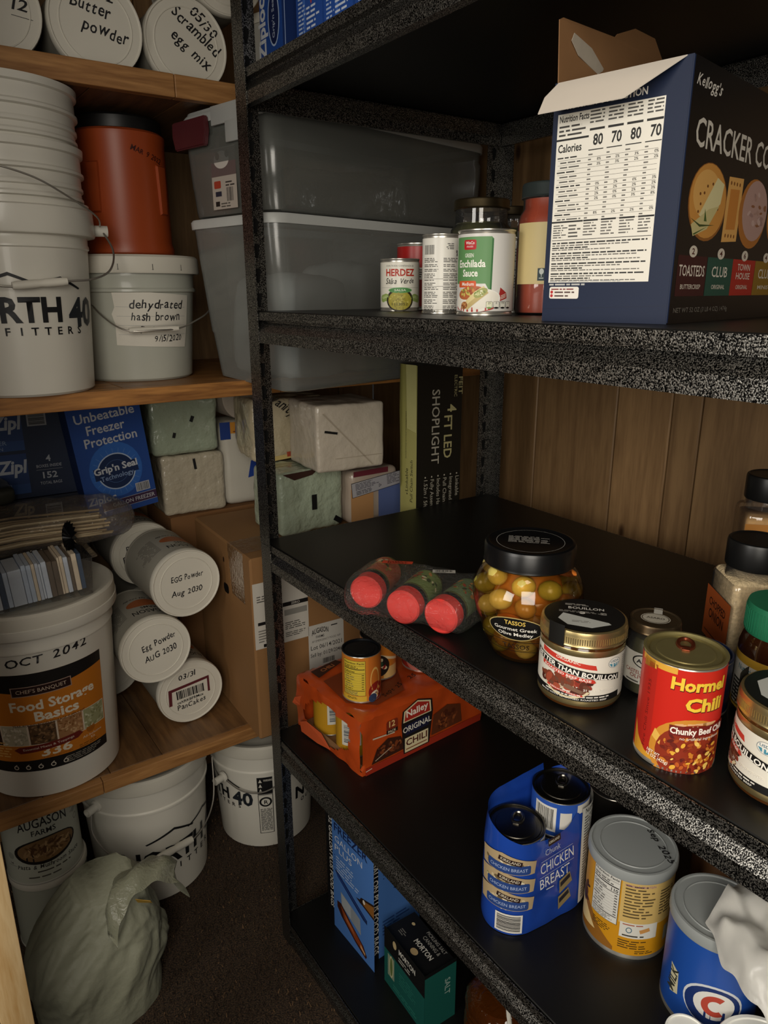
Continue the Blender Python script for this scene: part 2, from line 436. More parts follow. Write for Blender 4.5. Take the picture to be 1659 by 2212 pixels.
PINE = wood('aged_pine_boards', '92724c', '725536', 'Z', .8, .5)
def boards(name, edges, make, z0, z1):
    bm = B()
    for a, b in zip(edges[:-1], edges[1:]): make(bm, a+.0012, b-.0012)
    return struct(name, bm, PINE)
ed = [-1.6, -1.38, -1.2, -.98, -.8, -.61, -.42, -.2, -.02, .16, .33, .55, .739, .80, .924, 1.14, 1.30, 1.46, 1.62, YB]
def mk(bm, a, b): box(bm, XR, XR+.02, a, b, 0, ZC, .0022, seg=1)
boards('wall_right', ed, mk, 0, ZC)
def mk2(bm, a, b): box(bm, a, b, YB, YB+.02, 0, ZC, .0022, seg=1)
boards('wall_back', [XL, -.1, .08, .25, .44, .6, .78, .95, 1.1, XR], mk2, 0, ZC)
def mk3(bm, a, b): box(bm, XL-.02, XL, a, b, 0, ZC, .0022, seg=1)
boards('wall_left', [.96, 1.08, 1.2, 1.4, 1.6, YB], mk3, 0, ZC)
bm = B(); box(bm, XL-.02, XR+.02, -1.6, YB+.02, ZC, ZC+.03)
struct('ceiling', bm, mat('6e6356', .8, 0, .1))
# joint studs
STUD = wood('fresh_pine_stud', 'e6c896', 'c79d62', 'Z', 1.2, .6)
bm = B(); box(bm, -.006, .031, .85, .938, 0, ZC, .0015)
t = obj('wood_stud', bm, STUD); tag(t, 'pale raw pine stud standing upright at the left edge', 'stud')
bm = B(); box(bm, -.075, -.0075, .862, .955, 0, ZC, .0015)
t = obj('wood_stud', bm, wood('knotty_stud', 'd9b07a', 'a8763e', 'Z', 1.0, .6)); tag(t, 'darker knotty stud tight against the pale stud, at the frame edge', 'stud')

# ------------------------------------------------------------------ wooden wall shelves
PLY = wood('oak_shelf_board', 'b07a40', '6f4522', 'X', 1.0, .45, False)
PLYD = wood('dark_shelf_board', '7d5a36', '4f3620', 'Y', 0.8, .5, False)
STRIP = wood('shelf_edge_strip', 'a87a48', '7a5028', 'X', 1.0, .5, False)
def wshelf(label, z, th, x1, joint, top, drop=0):
    t = thing('wooden_shelf', label, 'shelf', ((XL+x1)/2, 1.55, z-th)); ox, oy, oz = t.location
    bm = B(); xs = sorted([XL+.004, -.1, .13, .36, joint+.02, x1])
    for a, b in zip(xs[:-1], xs[1:]): box(bm, a-ox+.0004, b-ox-.0004, 1.302+.018-oy, YB-.003-oy, .0, th-drop, .001, seg=1)
    obj('shelf_board', bm, top, t, False)
    for a, b in ((XL+.004, joint), (joint+.0008, x1)):
        bm = B(); box(bm, a-ox, b-ox, 1.30-oy, 1.3195-oy, -.002, th, .0015); obj('edge_strip', bm, STRIP if top is PLYD else PLY, t, False)
    return t
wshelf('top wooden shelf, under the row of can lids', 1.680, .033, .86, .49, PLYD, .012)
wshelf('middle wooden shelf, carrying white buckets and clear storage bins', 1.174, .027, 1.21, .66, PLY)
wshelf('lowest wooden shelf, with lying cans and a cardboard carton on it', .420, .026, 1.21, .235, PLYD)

# ------------------------------------------------------------------ black steel rack
HAM = hammered(); PANEL = mat('0c0c0b', .42, 0, .25, 9)
rack = thing('steel_shelving_rack', 'tall black hammered steel rack with five shelves of groceries', 'shelving rack', (.525, 1.14, 0))
RX, RY = .525, 1.14
X0, X1, Y0, Y1 = .525, 1.078, -.12, 1.14
LV = [1.652, 1.305, .906, .507, .055]
def slot(bm, c, u, v, n, mi):
    P = []
    for k in range(13):
        a = PI*k/12; P.append((.0052*math.cos(a), .004+.0052*math.sin(a)))
    P += [(-.0030, -.011), (-.0015, -.0135), (.0015, -.0135), (.0030, -.011)]
    for s, m, off in ((1.25, 0, .0003), (1.0, mi, .0006)):
        f = bm.faces.new([bm.verts.new(c+u*p[0]*s+v*p[1]*s+n*off) for p in P]); f.material_index = m
def post(cx, cy, sx, sy):
    """L section; corner at cx,cy; flanges run sx along X and sy along Y"""
    f, t = .036, .0016
    for za, zb, sh in ((.0, .899, .0), (.901, 1.93, 0)):
        pass
    bm = B()
    for za, zb, d in ((0, .903, 0.0), (.9045, 1.93, .0008)):
        P = [(0, 0), (f, 0), (f, t), (t, t), (t, f), (0, f)]
        Q = [(cx-RX+p[0]*sx-d*sx, cy-RY+p[1]*sy) for p in P]
        if sx*sy < 0: Q = Q[::-1]
        prism(bm, Q, za, zb)
    z = .03
    while z < 1.92:
        u, v = Vector((1, 0, 0)), Vector((0, 0, 1))
        slot(bm, Vector((cx-RX+sx*.020, cy-RY+sy*t, z)), u, v, Vector((0, sy, 0)), 1)
        slot(bm, Vector((cx-RX+sx*.020, cy-RY, z)), u, v, Vector((0, -sy, 0)), 1)
        z += .0381
    return obj('post', bm, [HAM, mat('020202', .8, 0, 0)], rack, False)
post(X0, Y1, 1, -1); post(X1, Y1, -1, -1); post(X0, Y0, 1, 1); post(X1, Y0, -1, 1)
PROF = [(.0, 0), (.0, -.0125), (.0085, -.0135), (.0085, -.0165), (.007, -.018), (-.001, -.031), (-.001, -.0485), (.010, -.0495), (.010, -.047), (.0012, -.046), (.0012, -.032), (.012, -.014), (.014, -.012), (.0016, -.010), (.0016, 0)]
def beam(z, along, at, a, b, sgn):
    bm = B(); rows = []
    for q in (a, b):
        if along == 'Y': rows.append([bm.verts.new((at+sgn*(p[0]+.0018)-RX, q-RY, z+p[1])) for p in PROF])
        else: rows.append([bm.verts.new((q-RX, at+sgn*(p[0]+.0018)-RY, z+p[1])) for p in PROF])
    n = len(PROF)
    for i in range(n):
        bm.faces.new((rows[0][i], rows[0][(i+1) % n], rows[1][(i+1) % n], rows[1][i]))
    for r in rows: bm.faces.new(r)
    return obj('beam', bm, HAM, rack, False)
for z in LV:
    beam(z, 'Y', X0, Y0+.003, Y1-.003, 1); beam(z, 'Y', X1, Y0+.003, Y1-.003, -1)
    beam(z, 'X', Y1, X0+.004, X1-.004, -1); beam(z, 'X', Y0, X0+.004, X1-.004, 1)
    bm = B(); box(bm, X0+.0055-RX, X1-.0055-RX, Y0+.0055-RY, Y1-.0055-RY, z-.0098, z+.001, .001, seg=1)
    obj('shelf_panel', bm, PANEL, rack, False)
# ------------------------------------------------------------------ builders shared by the groceries
def film(color, dens=0.15, rough=0.1, gloss=1.0, bump=0.0, bscale=120.0, tint='ffffff', base=0.04):
    key = ('film', color, dens, rough, gloss, bump, bscale, tint, base)
    if key in _M: return _M[key]
    m = bpy.data.materials.new('clear_plastic'); m.use_nodes = True
    nt = m.node_tree; N = nt.nodes; L = nt.links; N.remove(N['Principled BSDF']); out = N['Material Output']
    tr = N.new('ShaderNodeBsdfTransparent'); tr.inputs[0].default_value = lin(tint)
    df = N.new('ShaderNodeBsdfDiffuse'); df.inputs[0].default_value = lin(color)
    gl = N.new('ShaderNodeBsdfGlossy'); gl.inputs['Roughness'].default_value = rough
    m1 = N.new('ShaderNodeMixShader'); m1.inputs[0].default_value = dens
    L.new(tr.outputs[0], m1.inputs[1]); L.new(df.outputs[0], m1.inputs[2])
    lw = N.new('ShaderNodeFresnel'); lw.inputs['IOR'].default_value = 1.48
    mm = N.new('ShaderNodeMath'); mm.operation = 'MULTIPLY_ADD'; mm.inputs[1].default_value = gloss; mm.inputs[2].default_value = base*gloss
    mm.use_clamp = True
    L.new(lw.outputs[0], mm.inputs[0])
    m2 = N.new('ShaderNodeMixShader'); L.new(mm.outputs[0], m2.inputs[0]); L.new(m1.outputs[0], m2.inputs[1]); L.new(gl.outputs[0], m2.inputs[2])
    L.new(m2.outputs[0], out.inputs['Surface'])
    if bump > 0:
        tc = N.new('ShaderNodeTexCoord'); n = N.new('ShaderNodeTexNoise'); n.inputs['Scale'].default_value = bscale; n.inputs['Detail'].default_value = 2; n.inputs['Distortion'].default_value = 1.5
        L.new(tc.outputs['Object'], n.inputs['Vector'])
        bp = N.new('ShaderNodeBump'); bp.inputs['Strength'].default_value = bump; bp.inputs['Distance'].default_value = 0.004
        L.new(n.outputs['Fac'], bp.inputs['Height'])
        for q in (df, gl): L.new(bp.outputs[0], q.inputs['Normal'])
        L.new(bp.outputs[0], lw.inputs['Normal'])
    _M[key] = m; return m
GLASS = film('ffffff', 0.02, 0.04, 1.0)
WRAP = film('ffffff', 0.10, 0.12, 1.0, 0.6, 90)

def pull_tab(parent, r, z, m, name='ring_pull', ang=0.6):
    bm = B(); M = Matrix.Rotation(ang, 4, 'Z')
    pts = [M @ Vector((r*.30+r*.26*math.cos(2*PI*i/20), r*.19*math.sin(2*PI*i/20), z+.0012+.001*math.cos(2*PI*i/20))) for i in range(20)]
    tube(bm, pts, r*.055, 6, closed=True)
    box(bm, r*-.05, r*.18, -r*.10, r*.10, z-.0002, z+.0016, .0004, M=M)
    obj(name, bm, m, parent)
def can_end(z, r, s=1):
    return [(r*.995, z-s*.0028), (r*1.02, z-s*.0016), (r*1.02, z-s*.0004), (r*.985, z), (r*.945, z-s*.0004), (r*.93, z-s*.0042), (r*.88, z-s*.0042), (r*.86, z-s*.0030), (r*.72, z-s*.0030), (r*.70, z-s*.0022), (r*.3, z-s*.0022), (0, z-s*.0022)]
def food_can(name, label, x, y, z, r, h, art, end=TIN, tab=None, turn=0.0, wall=TIN, lip=.0055, cat='can', group=None, liptop=None):
    t = thing(name, label, cat, (x, y, z), group=group); lt = liptop or lip
    bm = B(); pr = [(0, .001), (r*.9, .001), (r*.96, 0), (r*1.015, .0004), (r*1.015, .0022), (r*.995, .003), (r*.985, lip*.8), (r, lip), (r, h-lt), (r*.985, h-lt*.8)]
    lathe(bm, pr+[(r*.995, h-.003)], 56); obj('can_wall', bm, wall, t)
    bm = B(); lathe(bm, can_end(h, r), 56); e = obj('can_end', bm, end, t)
    if tab: pull_tab(e, r, h-.0022, tab)
    if art:
        D = Decal(); art(D, r, h-lip-lt); D.build('label', t, oncyl(r, face_cam(x, y)+turn, lip), du=.0035 if r < .06 else .006)
    return t
def wrapc(D, r, H, col): D.rect(0, H/2, 2*PI*r*.998, H, col, 0, rough=.35); return D

# ------------------------------------------------------------------ goods on the second steel shelf (top of frame)
S0, S1, S2, S3, S4 = 1.6532, 1.3062, .9072, .5082, .0562
def a_salsa(D, r, H):
    wrapc(D, r, H, 'e4e0d2')
    D.text('CON TODA CONFIANZA ES', 0, H*.9, H*.035, '35332f', 2, w=1.5*r)
    D.text('HERDEZ', .02*r, H*.70, H*.15, 'b5301f', 2, .03, w=1.55*r)
    D.hand('Salsa Verde', 0, H*.53, H*.12, .03, '24211d', 2, w=1.55*r, seed=5, shear=.3)
    D.rect(0, H*.44, 2.3*r, H*.004, '6f7a6a', 1.5)
    for q, s in ((-1.0, .17), (-.78, .2), (.85, .2), (1.1, .15), (-.95, .13), (.98, .14)):
        D.ell(q*r, H*(.30-.1*abs(q)+.02*s), s*1.2*r, H*.085, '93a95c', 1.6); D.ell(q*r*.98, H*(.32-.1*abs(q)), s*.6*r, H*.03, 'b9c98c', 1.7)
    D.ell(0, H*.17, .72*r, H*.26, '2c2618', 2); D.ell(0, H*.16, .62*r, H*.215, 'a59a3a', 2.3)
    D.blobs(0, H*.16, .6*r, H*.2, ['b6ab4a', '8f8430', 'c2b65a', 'a0942f'], 46, .07*r, 2.6, 4)
    D.rect(0, H*-.05, 3*r, H*.13, 'd8d4c4', 3.5) if False else None
    D.ell(.02*r, H*.385, .62*r, H*.062, '5f9a5a', 4); D.ell(.02*r, H*.385, .57*r, H*.048, '4c8a4a', 4.2); D.text('SALSA', .02*r, H*.365, H*.045, 'dfe6cf', 4.6, .01, w=.6*r)
    D.text('1103052', 0, H*.05, H*.06, '2a2618', 9, w=.8*r)
food_can('salsa_can', 'short white salsa verde can with red lettering at left of the second steel shelf', .716, .978, S1, .0306, .079, a_salsa)
def a_back(D, r, H):
    wrapc(D, r, H, 'e2dfd5')
    D.bars(-.72*r, H*.84, .62*r, H*.13, 1, 5, True, 'e2dfd5', .02)
    D.text('100%', .98*r, H*.83, H*.08, '1c1b1a', 2, .02, rot=PI, w=.42*r); D.fine(.62*r, H*.84, .5*r, H*.09, 4, '2c2b29', 2, 3, rot=PI)
    y = .73
    for k, n in enumerate((3, 2, 2, 3, 1, 2, 2, 4, 3, 5)):
        hh = n*.023
        D.fine(-1.05*r, H*y, .95*r, H*hh, n, '45433f', 2, k+4); D.fine(.08*r, H*y, 1.0*r, H*hh, n, '45433f', 2, k+30)
        y -= hh+.018
        if k in (3, 5): D.rect(0, H*(y+.008), 2.2*r, H*.005, '33312d', 2)
food_can('vegetable_can', 'white can standing upside down beside the short salsa can, only its small print showing', .674, .822, S1, .0268, .104, a_back)
def a_ench(D, r, H):
    wrapc(D, r, H, 'd9d6d0')
    D.poly([(-1.35*r, H*.96), (.18*r, H*.96), (.25*r, H*.93), (.22*r, H*.22), (.0, H*.36), (-1.35*r, H*.36)], '5f8f58', 1)
    D.poly([(.19*r, H*.94), (.25*r, H*.93), (.22*r, H*.24), (.16*r, H*.26)], '2f6a35', 1.5)
    D.rrect(-.60*r, H*.86, .50*r, H*.125, 'b81f26', 2, .002); D.text('WinCo', -.60*r, H*.865, H*.038, 'f0ece4', 3, .02, w=.36*r); D.text('FOODS', -.60*r, H*.825, H*.022, 'f0ece4', 3, .01)
    D.text('GREEN', -.62*r, H*.70, H*.05, 'eef0e2', 3, .012, w=.36*r)
    D.text('Enchilada', -.56*r, H*.575, H*.092, 'f2f1e6', 3, .025, w=1.1*r); D.text('Sauce', -.58*r, H*.455, H*.09, 'f2f1e6', 3, .025, w=.62*r)
    D.rrect(-.72*r, H*.355, .80*r, H*.085, 'd5582b', 2.5, .002); D.text('Medium', -.66*r, H*.335, H*.045, 'f4efe4', 4, .014, w=.52*r)
    D.ell(-.35*r, H*.14, .92*r, H*.155, 'efece2', 2.2, .10); D.poly([(.30*r, H*.10), (.85*r, H*.17), (.82*r, H*.24), (.55*r, H*.31), (.50*r, H*.2)], 'a52f2a', 2.1)
    for q in (.25, .45, .65): D.poly([(.4*r, H*(.1+.1*q)), (.8*r, H*(.16+.1*q)), (.8*r, H*(.17+.1*q)), (.42*r, H*(.115+.1*q))], 'd9c9bb', 2.15)
    D.ell(-.45*r, H*.05, .8*r, H*.06, 'b23c33', 2.05); D.ell(-.35*r, H*.15, .85*r, H*.13, 'e9e4d6', 2.4, .1)
    D.ell(-.55*r, H*.24, .55*r, H*.085, 'b5663c', 2.6, .15); D.blobs(-.55*r, H*.25, .52*r, H*.08, ['c98b4a', '9a4a2c', 'cdbd62', '8a8a44', 'b06038'], 40, .06*r, 2.8, 3)
    D.poly([(-.95*r, H*.05), (-.62*r, H*.02), (.12*r, H*.24), (-.05*r, H*.33), (-.35*r, H*.26)], 'dccb92', 9); D.poly([(-.62*r, H*.02), (.12*r, H*.24), (.02*r, H*.28), (-.74*r, H*.06)], 'c3ad72', 9.5)
    D.ell(-.78*r, H*.075, .15*r, H*.05, 'a0643a', 10, .3); D.blobs(-.78*r, H*.075, .15*r, H*.05, ['7a3d22', 'c78d52', 'd8b070'], 14, .04*r, 10.2, 5)
    D.ell(-.15*r, H*.24, .26*r, H*.05, '9fa35c', 10, .5); D.blobs(-.15*r, H*.24, .25*r, H*.05, ['c9cc92', '7a8a44', 'e2e0c4'], 20, .04*r, 10.2, 6)
    for k, q in enumerate(('25', '0', '770', '3')):
        D.rrect((.16+.25*k)*r, H*.085, .22*r, H*.085, '1c1c1a', 12, .0012); D.rrect((.16+.25*k)*r, H*.085, .20*r, H*.077, 'e6e6c8' if k == 0 else 'e4e1d4', 12.4, .0011)
        D.text(q, (.16+.25*k)*r, H*.095, H*.026, '22211e', 12.8, .008); D.ell((.16+.25*k)*r, H*.045, .08*r, H*.012, '1d1c1a' if k else '7aa35a', 12.6)
food_can('enchilada_sauce_can', 'tall white and green enchilada sauce can in front of the pickle jar', .668, .726, S1, .0357, .103, a_ench)
def a_red(D, r, H):
    wrapc(D, r, H, 'a3201e'); D.rect(.2*r, H*.55, 1.2*r, H*.2, 'd9d4c8', 1); D.fine(-.3*r, H*.63, r, H*.15, 4, '3a2a24', 2); D.rect(.9*r, H*.5, .2*r, H, 'd9d4c8', 1)
food_can('tomato_can', 'red can half hidden behind the short salsa can', .795, 1.035, S1, .0345, .107, a_red, turn=.35)
def glass_jar(name, label, x, y, z, prof, lid_r, lid_z, lid_h, lidm, fill, fillprof, cat='jar', glass=None, turn=0):
    t = thing(name, label, cat, (x, y, z))
    bm = B(); lathe(bm, prof, 48); obj('glass_body', bm, glass or GLASS, t)
    if fill:
        bm = B(); lathe(bm, fillprof, 40); obj('contents', bm, fill, t)
    bm = B(); zr = lid_z
    lathe(bm, [(lid_r*.9, zr), (lid_r*1.0, zr), (lid_r*1.02, zr+.0012), (lid_r*.995, zr+.003), (lid_r*.995, zr+lid_h-.003), (lid_r*.965, zr+lid_h-.0006), (lid_r*.9, zr+lid_h), (lid_r*.86, zr+lid_h-.0012), (0, zr+lid_h-.0012)], 48)
    l = obj('lid', bm, lidm, t)
    return t, l
def simple_prof(r, h, rn, hn): return [(0, 0), (r*.85, 0), (r*.97, .003), (r, .008), (r, hn-.02), (r*.96, hn-.008), (rn, hn), (rn, h)]
PICK = mat('4a4a26', .4, 0, .5, 60)
glass_jar('pickle_jar', 'dark pickle jar with a tin lid, behind the tall enchilada sauce can', .868, .958, S1, simple_prof(.052, .165, .043, .135), .0455, .157, .016, mat('8a7a5c', .35, 1, .05), PICK, [(0, .003), (.049, .003), (.0495, .125), (.04, .137), (0, .137)])
glass_jar('pickle_jar', 'second dark jar, its tin lid wedged between the pickle jar and red sauce jar', .995, 1.02, S1, simple_prof(.05, .165, .043, .135), .0445, .157, .016, mat('7c6d54', .35, 1, .05), PICK, [(0, .003), (.047, .003), (.0475, .125), (.04, .137), (0, .137)])
def a_bean(D, r, H): wrapc(D, r, H, 'bdb9b0'); D.fine(-.8*r, H*.9, 1.6*r, H*.6, 14, '55534f')
food_can('bean_can', 'pale can mostly hidden between the enchilada sauce can and the red sauce jar', .795, .79, S1, .033, .102, a_bean)
SAUCE = mat('a03c18', .45, 0, .18, 35)
sx_, sy_ = .742, .690
t, l = glass_jar('pasta_sauce_jar', 'red pasta sauce jar with a cream label against the blue cracker box', sx_, sy_, S1, simple_prof(.0405, .15, .034, .128), .0365, .141, .018, mat('38403f', .4, .3, .05), SAUCE, [(0, .003), (.0385, .003), (.0395, .01), (.0395, .11), (.0375, .121), (.032, .129), (.032, .14), (0, .14)])
D = Decal(); r = .0405
D.rect(.2*r, .0625, 2.9*r, .073, 'd8c48c', 0); D.rect(.62*r, .0635, 1.2*r, .062, 'd6d2c4', 1)
D.facts(.05*r, .0955, 1.1*r, .064, 'd6d2c4', '22211f', 1.5, seed=6)
D.rect(-.28*r, .0375, .24*r, .015, '17343a', 2); D.ell(-.28*r, .041, .07*r, .0035, 'cfd6cf', 3); D.rect(-.28*r, .037, .02*r, .005, 'cfd6cf', 3); D.rect(-.28*r, .033, .14*r, .001, 'cfd6cf', 3)
D.build('label', t, oncyl(r, face_cam(sx_, sy_)+.12, .012), du=.0035)

# the opened cracker box
AZ = math.radians(-11)
t = thing('cracker_box', 'big navy cracker box with its top torn open and white flap hanging down', 'box', (.600, .409, S1), (0, 0, -AZ))
# local: +x = right face runs away (length LX), +y = left face runs away (length LY)
LX, LY, LZ = .36, .131, .2165
bm = B(); th = .0012
for a in ((0, LX, 0, th), (0, LX, LY-th, LY), (0, th, th, LY-th), (LX-th, LX, th, LY-th)): box(bm, a[0], a[1], a[2], a[3], 0, LZ)
box(bm, th, LX-th, th, LY-th, .0003, .0015)
tube(bm, [(0, 0, .001), (0, 0, LZ-.001)], .0011, 6)
NAVY = mat('0b1b38', .55, 0, .1, 20); CARD = mat('8a6440', .75, 0, .1, 30)
obj('carton_walls', bm, NAVY, t, False)
D = Decal()  # left (nutrition) face : u from the front corner toward the back = leftwards in view -> u right = toward corner
W_ = LY
D.poly([(W_, 0), (0, 0), (0, LZ), (W_, LZ)][::-1], '0b1b38', 0, .55)
D.rect(W_*.44, LZ*.545, W_*.80, LZ*.70, 'e2ded3', 1)
D.text('CRACKER COLLECTION', W_*.40, LZ*.912, LZ*.028, 'e6e2d8', 2, .02, w=W_*.62)
X = lambda q: W_*(.04+.80*q)
yb = LZ*.845
D.text('Nutrition Facts', X(.02), LZ*.862, LZ*.026, '1c1b1a', 2.5, .02, al='L', w=W_*.235)
D.fine(X(.02), LZ*.852, W_*.26, LZ*.05, 3, '3c3a37', 2.5, 3)
D.rect(X(.16), LZ*.792, W_*.26, LZ*.008, '1c1b1a', 2.5); D.text('Calories', X(.02), LZ*.742, LZ*.032, '1c1b1a', 2.5, .02, al='L', w=W_*.19)
for k, v in enumerate(('80', '70', '80', '70')):
    cx = X(.40+.175*k)
    D.fine(cx-W_*.06, LZ*.893, W_*.11, LZ*.055, 4, '4a4844', 2.5, k+5, rag=False); D.rect(cx, LZ*.817, W_*.115, LZ*.009, '1c1b1a', 2.5)
    D.text(v, cx+W_*.012, LZ*.755, LZ*.042, '1c1b1a', 2.5, .025, w=W_*.075); D.rect(cx, LZ*.737, W_*.115, LZ*.004, '1c1b1a', 2.5)
    for j in range(14):
        D.fine(cx-W_*.055, LZ*(.725-.0195*j), W_*.035, LZ*.012, 1, '66635e', 2.5, j+k)
        if j in (1, 2, 6, 7, 8, 9, 12): D.text(random.choice(('2%', '3%', '8%', '0%')), cx+W_*.03, LZ*(.714-.0195*j), LZ*.011, '22211f', 2.5, .015)
    D.rect(cx, LZ*.455, W_*.115, LZ*.007, '1c1b1a', 2.5); D.fine(cx-W_*.055, LZ*.45, W_*.11, LZ*.06, 5, '66635e', 2.5, k+60)
for j in range(14):
    D.fine(X(.02 if j % 3 == 0 else .05), LZ*(.725-.0195*j), W_*.2, LZ*.012, 1, '22211f' if j % 3 == 0 else '55534f', 2.5, j+9); D.rect(X(.5), LZ*(.709-.0195*j), W_*.76, LZ*.0012, '55534f', 2.4)
D.rect(X(.16), LZ*.455, W_*.26, LZ*.007, '1c1b1a', 2.5); D.fine(X(.02), LZ*.445, W_*.12, LZ*.06, 6, '55534f', 2.5, 71); D.fine(X(.18), LZ*.445, W_*.1, LZ*.06, 4, '55534f', 2.5, 72)
D.rect(X(.5), LZ*.378, W_*.78, LZ*.0025, '1c1b1a', 2.5)
for k in range(4):
    y = LZ*(.370-.044*k); D.fine(X(.02), y-LZ*.030, W_*.72, LZ*.008, 1, '66635e', 2.5, k+102, .5); D.fine(X(.02), y, W_*.75, LZ*.010, 1, '22211f', 2.5, k+90, .6, False); D.fine(X(.02), y-LZ*.011, W_*.75, LZ*.009, 1, '66635e', 2.5, k+94, .5); D.fine(X(.02), y-LZ*.021, W_*.4, LZ*.009, 1, '22211f', 2.5, k+98, .6)
D.fine(W_*.05, LZ*.185, W_*.58, LZ*.012, 1, 'b9b9b6', 2, 5, .6, False); D.fine(W_*.05, LZ*.170, W_*.3, LZ*.012, 1, 'b9b9b6', 2, 8, .6, False)
D.rrect(W_*.18, LZ*.128, W_*.25, LZ*.052, 'e6e1d8', 2, .002); D.fine(W_*.07, LZ*.148, W_*.2, LZ*.009, 1, '7a3030', 3, 2, .6)
for k in range(2): D.ell(W_*.075, LZ*(.131-.016*k), W_*.012, LZ*.007, 'b3262a', 3); D.fine(W_*.1, LZ*(.136-.016*k), W_*.18, LZ*.012, 1, '55403c', 3, k, .55)
D.rect(W_*.5, LZ*.065, W_, LZ*.0016, '09152c', 1.4, .03)
D.it = [([(p, q-.0048) for p, q in V], F, k, l) if l > 0 and max(e[1] for e in V) > .19*LZ else (V, F, k, l) for V, F, k, l in D.it]
D.build('printed_panel', t, onplane((0, LY, 0), (0, -1, 0), (0, 0, 1)), off=.0002)
D = Decal()   # right (front) face
D.rect(LX/2, LZ/2, LX, LZ, '0a0a0c', 0, rough=.4)
D.hand("Kellogg's", .020, LZ*.905, LZ*.042, -.03, 'd9d4ca', 2, w=.030, seed=3, shear=.35)
D.text('CRACKER COLLECTION', .010, LZ*.695, LZ*.105, 'cfc9bd', 2, .012, al='L', w=.186)
def cracker(cx, cy, rx, ry, n=0):
    D.ell(cx, cy, rx, ry, '8f5a25', 1.5); D.ell(cx, cy+.001, rx*.95, ry*.95, 'c98d42', 2); D.ell(cx-rx*.1, cy+ry*.2, rx*.7, ry*.62, 'd9a65c', 2.2)
    for k in range(14): D.ell(cx+rx*.62*math.cos(k*2.4)*(.5+.03*k), cy+ry*.62*math.sin(k*2.4)*(.5+.03*k), .0009, .0013, '6f4218', 2.6)
cracker(.0285, LZ*.495, .0205, LZ*.155)
D.poly([(.020, LZ*.44), (.036, LZ*.60), (.044, LZ*.58), (.042, LZ*.50), (.028, LZ*.42)], 'd9cf9c', 4); D.poly([(.013, LZ*.40), (.030, LZ*.47), (.041, LZ*.49), (.030, LZ*.39), (.016, LZ*.355)], 'c6ba82', 4.5)
D.poly([(.012, LZ*.425), (.022, LZ*.395), (.038, LZ*.41), (.022, LZ*.405)], '3c4a22', 5); D.poly([(.016, LZ*.365), (.034, LZ*.41), (.030, LZ*.40), (.017, LZ*.36)], '3f5526', 5); D.poly([(.026, LZ*.47), (.029, LZ*.42), (.026, LZ*.42)], '47602b', 5)
D.poly([(.048, LZ*.345), (.066, LZ*.355), (.0665, LZ*.625), (.049, LZ*.618)], 'd6a25a', 2.2); D.poly([(.0515, LZ*.40), (.0625, LZ*.405), (.063, LZ*.575), (.052, LZ*.57)], 'c07c34', 2.6)
for k in range(4):
    D.ell(.052+.0035*k, LZ*.595, .0008, .0018, '7a4a1c', 3); D.ell(.052+.0035*k, LZ*.375, .0008, .0018, '7a4a1c', 3)
D.ell(.0835, LZ*.485, .0185, LZ*.155, 'a86a2c', 2.4); D.ell(.086, LZ*.50, .0165, LZ*.135, 'b08f86', 2.9); D.blobs(.088, LZ*.50, .015, LZ*.12, ['c0a49c', '9a7a74', 'a8867a', '8a5a3c'], 22, .003, 3.2, 3)
cracker(.125, LZ*.49, .021, LZ*.155)
for k, (cx, c, a, b, n) in enumerate(((.0235, '3a1718', 'TOASTEDS', 'BUTTERCRISP', '2'), (.0605, '1f4a3e', 'CLUB', 'ORIGINAL', '4'), (.0965, 'a5281f', 'TOWN', 'ORIGINAL', '6'), (.133, '8a6a1f', 'CLUB', 'MINIS', '4'))):
    D.rect(cx, LZ*.195, .0362, LZ*.165, c, 2)
    D.ell(cx-.001, LZ*.295, .0050, LZ*.024, 'cfc6b6', 4); D.text(n, cx-.001, LZ*.284, LZ*.024, '4a1f1a', 5, .02)
    if a == 'TOWN': D.text(a, cx, LZ*.228, LZ*.03, 'd9d0c2', 4, .008, w=.020); D.text('HOUSE', cx, LZ*.188, LZ*.03, 'd9d0c2', 4, .008, w=.022)
    else: D.text(a, cx, LZ*.195, LZ*.045, 'd9d0c2', 4, .008, w=.032 if k == 0 else .022)
    D.text(b, cx, LZ*.142, LZ*.019, 'cfc6b6', 4, .008, w=.025 if k == 0 else .019)
D.text('NET WT 52 OZ (3 LB 4 OZ) 1474g', .006, LZ*.045, LZ*.02, '6f6a62', 3, .006, al='L', w=.072)
D.it = [([(a*(2.2 if .322*LZ < min(q[1] for q in V) and max(q[1] for q in V) < .66*LZ else 1.85), b) for a, b in V], F, k, l) if l > 0 else (V, F, k, l) for V, F, k, l in D.it]
D.build('printed_front', t, onplane((0, 0, 0), (1, 0, 0), (0, 0, 1)), off=.0002)
